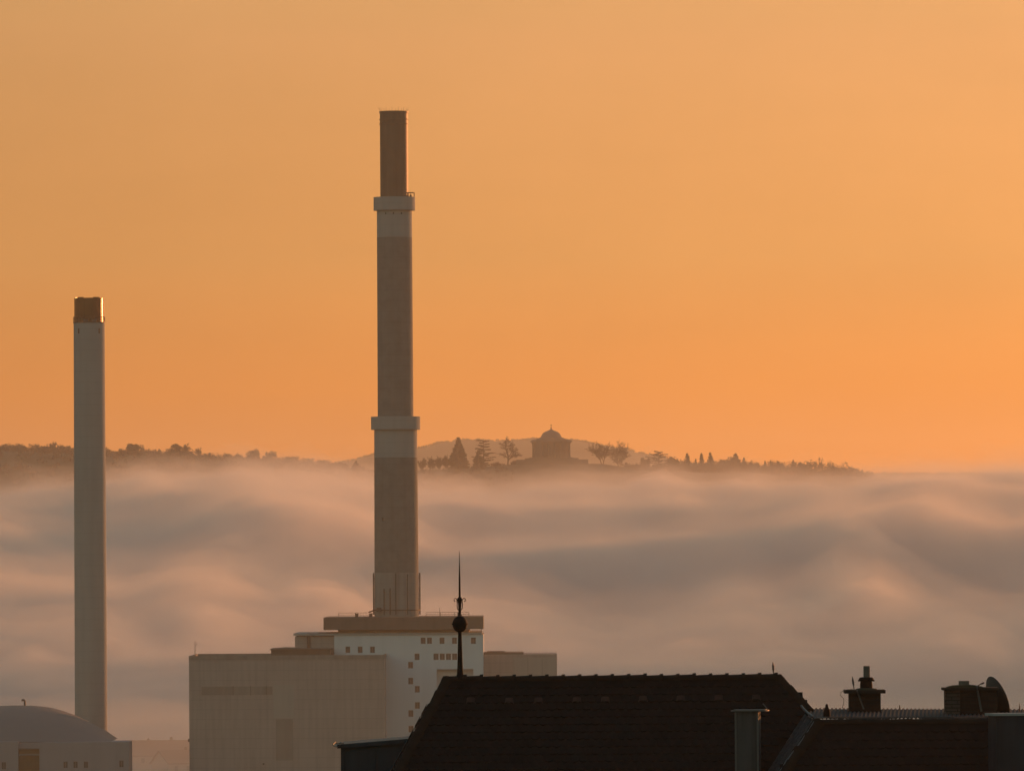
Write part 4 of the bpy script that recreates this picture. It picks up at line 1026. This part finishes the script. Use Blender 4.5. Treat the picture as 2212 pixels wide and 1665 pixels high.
# ------------------------------------------------------------------ trees
random.seed(11)
U = random.uniform
def leaf_quad(mb, p, s, mi=0, flat=1.0):
    n = Vector((U(-1, 1), U(-1, 1), U(-1, 1) * 1)).normalized(); a = n.orthogonal().normalized(); b = n.cross(a)
    a.z *= flat; b.z *= flat
    k = U(.6, 1.3) * s
    mb.add([p + a * k, p + b * k * .8, p - a * k, p - b * k * .8], [(0, 1, 2, 3)], mi)
def bare_meshes(h, w, seed, lean=0.0, fork=.25, stems=1, twig=.085):
    """bare tree: trunk mesh and twig mesh, base at the origin; limbs spread and sag a little at the tips"""
    rnd = random.Random(seed); tr, br = MB(), MB()
    def grow(p, d, L_, r, lev):
        n = 3; pts = [p]; q = p; dd = d.copy()
        for i in range(n):
            dd = (dd + Vector((rnd.uniform(-.22, .22), rnd.uniform(-.22, .22), rnd.uniform(-.12, .12) + (.06 if lev < 3 else -.06)))).normalized(); q = q + dd * (L_ / n); pts.append(q)
        (tr if lev < 2 else br).tube(pts, max(r, twig), 5 if lev < 2 else 3, r1=max(r * .62, twig * .8))
        if lev >= 5 or L_ < .35: return
        for k in range(rnd.choice((3, 3, 4)) if lev > 0 else 6):
            t = rnd.uniform(.35, 1.0) if k else 1.0
            f = t * 3; i0 = min(2, int(f)); b = pts[i0].lerp(pts[i0 + 1], f - i0)
            az = rnd.uniform(0, 2 * PI); sp = rnd.uniform(.5, 1.25) * (1.15 if lev < 2 else 1.0)
            if k == 0: sp *= .35
            nd = (dd * .8 + Vector((math.cos(az), math.sin(az), rnd.uniform(-.15, .3))) * sp).normalized()
            grow(b, nd, L_ * rnd.uniform(.55, .8) * (1.25 if lev == 0 else 1.0), r * .56, lev + 1)
    for s_ in range(stems):
        a = 2 * PI * s_ / max(1, stems) + .25
        o = Vector((math.cos(a), math.sin(a), 0)) * (.0 if stems < 3 else w * .10)
        d = Vector((math.cos(a) * (.42 if stems == 2 else .10) if stems > 1 else lean, 0, 1)).normalized()
        grow(o + Vector((0, 0, -.4)), d, h * fork * (1.25 if stems == 2 else 1), h * .026, 0)
    return tr, br
def fit(mb, h, w, x0=0.0):
    zs = [v[2] for v in mb.v]; xs = [v[0] for v in mb.v]
    return max(zs), max(xs) - min(xs)
def conifer_meshes(h, w, seed, top=.7, skirt=.03):
    rnd = random.Random(seed); tr, cr = MB(), MB()
    tr.tube([(0, 0, -1), (0, 0, h * .5), (0, 0, h * .97)], [h * .02, h * .013, .05], 6)
    n = int(34 * h / 14)
    for i in range(n):
        t = skirt + (1 - skirt) * i / n; z = h * t; R_ = w / 2 * (1 - t) ** top * rnd.uniform(.72, 1.08)
        m = max(4, int(11 * (1 - t) + 3))
        for k in range(m):
            a = rnd.uniform(0, 2 * PI); d = Vector((math.cos(a), math.sin(a), 0)); L_ = R_ * rnd.uniform(.7, 1.12)
            for q in range(4):
                f = (q + .6) / 4
                p = Vector((0, 0, z)) + d * (L_ * f) + Vector((0, 0, -.18 * L_ * f + rnd.uniform(-.2, .2)))
                sd = d.cross(Vector((0, 0, 1))); s_ = h * .035 * rnd.uniform(.7, 1.3)
                cr.add([p - d * s_, p + sd * s_ * .8 + Vector((0, 0, -.2 * s_)), p + d * s_ * 1.3 + Vector((0, 0, -.5 * s_)), p - sd * s_ * .8 + Vector((0, 0, .25 * s_))], [(0, 1, 2, 3)])
                cr.add([p - d * s_ + Vector((0, 0, .3 * s_)), p + d * s_ * 1.2 + Vector((0, 0, .1 * s_)), p + d * s_ * .9 + Vector((0, 0, -.9 * s_)), p + Vector((0, 0, -1.1 * s_)) - d * s_ * .6], [(0, 1, 2, 3)])
    return tr, cr
def cedar_meshes(h, w, seed, lean=.0):
    """spreading cedar: uneven limbs carrying flat ragged plates"""
    rnd = random.Random(seed); tr, cr = MB(), MB()
    tr.tube([(0, 0, -1), (lean * .3, 0, h * .4), (lean, 0, h * .95)], [h * .035, h * .024, .12], 7)
    for i in range(26):
        t = .16 + .82 * (i + rnd.uniform(-.4, .4)) / 25; z = h * t
        R_ = w / 2 * min(1.0, .55 + 1.1 * (1 - t)) * rnd.uniform(.55, 1.1) * (.75 if t < .3 else 1)
        a = i * 2.4 + rnd.uniform(-.4, .4); d = Vector((math.cos(a), math.sin(a), 0))
        p0 = Vector((lean * t, 0, z - .10 * R_)); p1 = Vector((lean * t, 0, z)) + d * R_ + Vector((0, 0, rnd.uniform(-.12, .10) * R_))
        tr.tube([p0, p0.lerp(p1, .5) + Vector((0, 0, .2)), p1], [.18, .12, .06], 4)
        for q in range(46):
            f = rnd.uniform(.12, 1.06); sd = Vector((-d.y, d.x, 0)); c = p0.lerp(p1, f) + sd * rnd.gauss(0, .22 * R_ * (.4 + f * .6)) + Vector((0, 0, rnd.uniform(-.1, .42)))
            s_ = rnd.uniform(.3, .7) * h / 19; ang = rnd.uniform(0, PI); e_ = Vector((math.cos(ang), math.sin(ang), rnd.uniform(-.2, .2))) * s_; f_ = Vector((-math.sin(ang), math.cos(ang), rnd.uniform(-.3, .3))) * s_ * .7
            cr.add([c + e_, c + f_, c - e_, c - f_], [(0, 1, 2, 3)]); cr.add([c + e_ + Vector((0, 0, .1)), c - e_ + Vector((0, 0, .1)), c - e_ * .8 - Vector((0, 0, .3)), c + e_ * .8 - Vector((0, 0, .3))], [(0, 1, 2, 3)])
    return tr, cr
def round_meshes(h, w, seed, dens=1.0, s=.55, twigs=True):
    """bushy tree with a gappy leafed crown"""
    rnd = random.Random(seed); tr, cr = MB(), MB()
    tr.tube([(0, 0, -1), (0, 0, h * .45), (rnd.uniform(-.5, .5), 0, h * .8)], [h * .03, h * .02, .08], 6)
    blobs = []
    for _ in range(15):
        while True:
            q = Vector((rnd.uniform(-1, 1), rnd.uniform(-1, 1), rnd.uniform(-1, 1)))
            if q.length < 1: break
        blobs.append((Vector((q.x * w * .36, q.y * w * .36, h * (.56 + .34 * q.z))), w * rnd.uniform(.10, .2)))
    for c, R_ in blobs:
        R_ = min(R_, h - c.z)
        tr.tube([(0, 0, h * .3), c * .6 + Vector((0, 0, h * .1)), c], [.14, .1, .05], 4)
        for q in range(int(60 * dens)):
            d = Vector((rnd.gauss(0, 1), rnd.gauss(0, 1), rnd.gauss(0, 1))).normalized() * (R_ * rnd.uniform(.45, 1.1)); p = c + d
            n = Vector((rnd.uniform(-1, 1), rnd.uniform(-1, 1), rnd.uniform(-1, 1))).normalized(); a = n.orthogonal().normalized() * s * rnd.uniform(.5, 1.2); b = n.cross(a).normalized() * s * rnd.uniform(.4, .9)
            cr.add([p + a, p + b, p - a, p - b], [(0, 1, 2, 3)])
    return tr, cr
def place(name, cat, label, meshes, x, y_base, d, mats, group=None, sc=None, sx=1.0):
    p = V(x, y_base, d)
    t = thing(name, p, label, cat, group)
    for mb, nm, m in zip(meshes, ('trunk', 'branches' if name == 'bare_tree' else 'crown'), mats):
        mb.v = [(v[0] * sx + p.x, v[1] * sx + p.y, v[2] + p.z) for v in mb.v]
        mb.build(nm, m, t)
    return t
def m_(px): return px * uh
NB = (M['bark'], M['needle']); NT = (M['bark'], M['twig']); NL = (M['bark'], M['leaf'])
G1 = 'trees on the chapel hill'
def scaled(meshes, h, w):
    top = max(v[2] for mb in meshes for v in mb.v)
    xs = [v[0] for mb in meshes for v in mb.v]; mx = (max(xs) - min(xs))
    for mb in meshes:
        mb.v = [(v[0] * w / mx, v[1] * w / mx, v[2] * h / top if v[2] > 0 else v[2]) for v in mb.v]
    return meshes
def conifer(x, yt, yb, w, label, top=.62, d=4990, name='conifer_tree', group=G1, seed=None):
    h = (yb - yt) * uh; place(name, 'tree', label, scaled(conifer_meshes(h, w * 1.25 * uh, seed or int(x), top), h, w * 1.25 * uh), x, yb, d, NB, group)
def bare(x, yt, yb, w, label, d=4990, fork=.25, stems=1, lean=0., seed=None, group=G1):
    h = (yb - yt) * uh; place('bare_tree', 'tree', label, scaled(bare_meshes(h, w * uh, seed or int(x), lean, fork, stems), h, w * uh), x, yb, d, NT, group)
def cedar(x, yt, yb, w, label, d=4990, lean=0., seed=None, group=G1):
    h = (yb - yt) * uh; place('cedar_tree', 'tree', label, scaled(cedar_meshes(h, w * uh, seed or int(x), lean), h, w * uh), x, yb, d, NB, group)
def bushy(x, yt, yb, w, label, d=4995, seed=None, group=G1, dens=1.0, mats=None, name='broadleaf_tree'):
    h = (yb - yt) * uh; place(name, 'tree' if name != 'bush' else 'bush', label, scaled(round_meshes(h, w * uh, seed or int(x), dens), h, w * uh), x, yb, d, mats or NL, group)
conifer(990.5, 944, 1016, 46, 'tall dense pointed conifer left of the flat topped cedar on the hill', .85, 4985)
cedar(1045, 949.5, 1016, 54, 'spreading cedar with tiered flat branches between the pointed conifer and the bare tree', 4992)
conifer(1034, 972, 1016, 36, 'short broad dark conifer standing in front of the spreading cedar', .75, 4980)
bare(1098, 940, 1008, 58, 'round bare tree just left of the domed chapel', 4990, .24)
bare(1301, 951, 1004, 66, 'bare tree forked low into two limbs, just right of the chapel', 4990, .22, 2)
bare(1337, 947, 1014, 54, 'tall bare tree with several upright stems right of the forked one', 4985, .34, 3)
for i, (x, yt, w) in enumerate(((912, 988, 22), (930, 984, 26), (948, 983, 24), (965, 980, 24), (1072, 996, 26), (1112, 993, 18))):
    lab = ['thin bare bush nearest to the tall chimney on the hill', 'wide bare bush, second to the right of the tall chimney', 'bare bush in the middle of the row left of the pointed conifer', 'bare bush touching the left side of the pointed conifer', 'low bare bush between the cedar and the round bare tree', 'small bare bush at the left foot of the chapel terrace'][i]
    bare(x, yt, 1017 if x < 1000 else 1010, w, lab, 4992, .2, 3, group='bare bushes on the chapel hill')
cedar(1423, 973.5, 1017, 56, 'dark cedar with ragged tiers standing alone right of the bare trees', 4960)
bushy(1377, 1001, 1018, 18, 'small round bush right of the bare trees', 4975, name='bush', group=None)
bushy(1394, 987, 1018, 26, 'pale soft tree touching the left side of the ragged cedar', 5080)
bushy(1473, 1005, 1018, 28, 'low dark bush at the right foot of the ragged cedar', 4960, name='bush', group=None, mats=NB)
bushy(1459, 985, 1018, 32, 'rounded tree right behind the ragged cedar', 5090)
conifer(1485, 978, 1020, 25, 'first pointed conifer to the right of the ragged cedar', .8, 5070)
conifer(1503, 990, 1020, 14, 'narrow low conifer just before the twin spires', .9, 5080)
conifer(1515.5, 977.5, 1020, 20, 'left one of the twin narrow conifers', .85, 5070)
conifer(1534.5, 976, 1020, 24, 'right one of the twin narrow conifers', .85, 5070)
bushy(1526, 996, 1021, 42, 'spreading pale tree below the twin narrow conifers', 5050, dens=.8)
bushy(1566, 985, 1021, 46, 'broad rounded tree left of the tall peaked conifer', 5070)
conifer(1589, 977.5, 1021, 40, 'broad tall peaked conifer at the right end of the dense clump', .8, 5075)
conifer(1607, 987, 1021, 20, 'short conifer leaning on the right of the broad peaked one', .8, 5070)
bushy(1622, 1004, 1022, 24, 'low bush in the dip right of the dense clump', 5070, name='bush', group=None)
conifer(1638.5, 999, 1022, 9, 'tiny thin conifer in the gap right of the dense clump', .9, 5080)
conifer(1653, 994.5, 1022, 15, 'small conifer left of the pair leading a misty bush', .85, 5080)
conifer(1665, 992.5, 1022, 17, 'small conifer with a pointed top beside the misty bush', .85, 5080)
bushy(1682, 995, 1022, 30, 'misty rounded bush right of two small conifers', 5120, name='bush', group=None)
conifer(1713.5, 992.5, 1024, 20, 'lone pointed conifer between two misty bushes', .85, 5080)
bushy(1732, 997, 1024, 24, 'flat topped misty tree right of the lone pointed conifer', 5110)
bare(1767, 986, 1026, 32, 'round headed bare tree rising alone out of the fog on the right', 5080, .25)
bushy(1806, 1006, 1030, 32, 'misty tree right of the round headed bare tree', 5140)
bushy(1833, 1007, 1030, 34, 'last broad misty tree before the hill sinks into fog', 5150)
conifer(1863, 1013, 1034, 14, 'faint conifer furthest right at the end of the tree line', .85, 5120)
conifer(769, 996, 1030, 24, 'lone cone shaped conifer in the fog left of the tall chimney', .6, 4800, group=None)
bushy(715.5, 1002, 1026, 15, 'small round tree in the fog left of the lone conifer', 4820, group=None)

# woods that read as one mass
def wood(name, label, xs, d, zfun, hpx, wpx, seed, m, kinds=(0, 1), yj=(0, 60), q=26, leaf=.8):
    rnd = random.Random(seed); mb = MB()
    for x in xs:
        dd = d + rnd.uniform(*yj); p = V(x, 1000, dd); z0 = zfun(p.x, p.y) - 1.2; s_ = S(d)
        h = hpx * s_ * rnd.uniform(.6, 1.25); w = wpx * s_ * rnd.uniform(.7, 1.3)
        if rnd.random() < kinds[0]:                              # twiggy crown
            for k in range(16):
                a = rnd.uniform(0, 2 * PI); t = rnd.uniform(.2, .9); b = Vector((p.x, p.y, z0 + h * t * .5)); e = b + Vector((math.cos(a) * w * .5 * rnd.uniform(.3, 1), math.sin(a) * w * .5, h * (1 - t * .5) * rnd.uniform(.5, 1)))
                mb.tube([b, b.lerp(e, .6) + Vector((0, 0, .5)), e], .13, 3, r1=.07)
        for k in range(q):
            dv = Vector((rnd.gauss(0, 1), rnd.gauss(0, 1), rnd.gauss(0, 1))).normalized() * rnd.uniform(.5, 1.05)
            c = Vector((p.x + dv.x * w * .5, p.y + dv.y * w * .5, z0 + h * .55 + dv.z * h * .45))
            n = Vector((rnd.uniform(-1, 1), rnd.uniform(-1, 1), rnd.uniform(-1, 1))).normalized(); a = n.orthogonal().normalized() * leaf * rnd.uniform(.6, 1.5); b = n.cross(a).normalized() * leaf * rnd.uniform(.5, 1.1)
            mb.add([c + a, c + b, c - a, c - b], [(0, 1, 2, 3)])
    return tag(mb.build(name, m), label, None, None, 'stuff')
rnd = random.Random(3)
wood('ridge_wood', 'bare woodland along the crest and slope of the left ridge', [rnd.uniform(-250, 850) for _ in range(560)], RIDGE_D, ridge_z, 18, 17, 21, M['twig'], (.55, 0), (-40, 60), 44, .55)
wood('ridge_wood', 'woodland covering the face of the left ridge', [rnd.uniform(-250, 830) for _ in range(800)], RIDGE_D - 200, ridge_z, 17, 22, 22, M['twig'], (.0, 0), (-160, 170), 34, .7)
wood('far_wood', 'distant woodland along the far hill', [rnd.uniform(480, 2300) for _ in range(700)], FAR_D, far_z, 5.5, 11, 23, M['twig'], (0, 0), (-60, 60), 26, 1.0)
wood('hill_scrub', 'scrub and bushes on the slope of the chapel hill', [rnd.uniform(895, 1110) for _ in range(170)], HILL_D - 60, chapel_z, 11, 12, 24, M['twig'], (.5, 0), (-90, 50), 26, .4)
wood('hill_scrub', 'scrub and hedges along the right shoulder of the chapel hill', [rnd.uniform(1350, 1880) for _ in range(300)], HILL_D, chapel_z, 17, 20, 25, M['leaf'], (.5, 0), (-20, 25), 40, .5)
wood('hill_scrub', 'fuller band of rounded hazy trees along the right shoulder of the chapel hill', [rnd.uniform(1440, 1640) for _ in range(70)] + [rnd.uniform(1640, 1860) for _ in range(45)], HILL_D + 8, chapel_z, 31, 24, 26, M['leaf'], (.6, 0), (-10, 25), 80, .5)
GR = 'taller trees on the left ridge'
for x, yt, yb, w, lab, knd in ((378, 957, 985, 34, 'broad round tree, the tallest on the left ridge', 1), (401, 955, 985, 26, 'bare tree right beside the broadest round tree on the ridge', 0), (430, 965, 990, 20, 'small bare tree right of the tallest pair on the ridge', 0), (288, 956, 982, 44, 'wide rounded tree nearest to the left chimney on the ridge', 1), (106, 951, 980, 26, 'bare tree standing up on the ridge left of the left chimney', 0), (548, 968, 995, 34, 'rounded tree on the ridge half way to the tall chimney', 1), (590, 972, 998, 30, 'bare tree on the ridge next to the rounded one half way to the tall chimney', 0)):
    (bushy if knd else bare)(x, yt, yb, w, lab, 5150, group=GR)

# ------------------------------------------------------------------ haze: one closed box round the camera and the whole scene
if HAZE:
    hz = MB(); hz.box((-2950, -200, -2.0), (2950, 12500, 262.0))
    tag(hz.build('haze', volume_mat('haze air', HAZE_COL, HAZE_DENS, HAZE_G)), None, None, None, 'stuff')
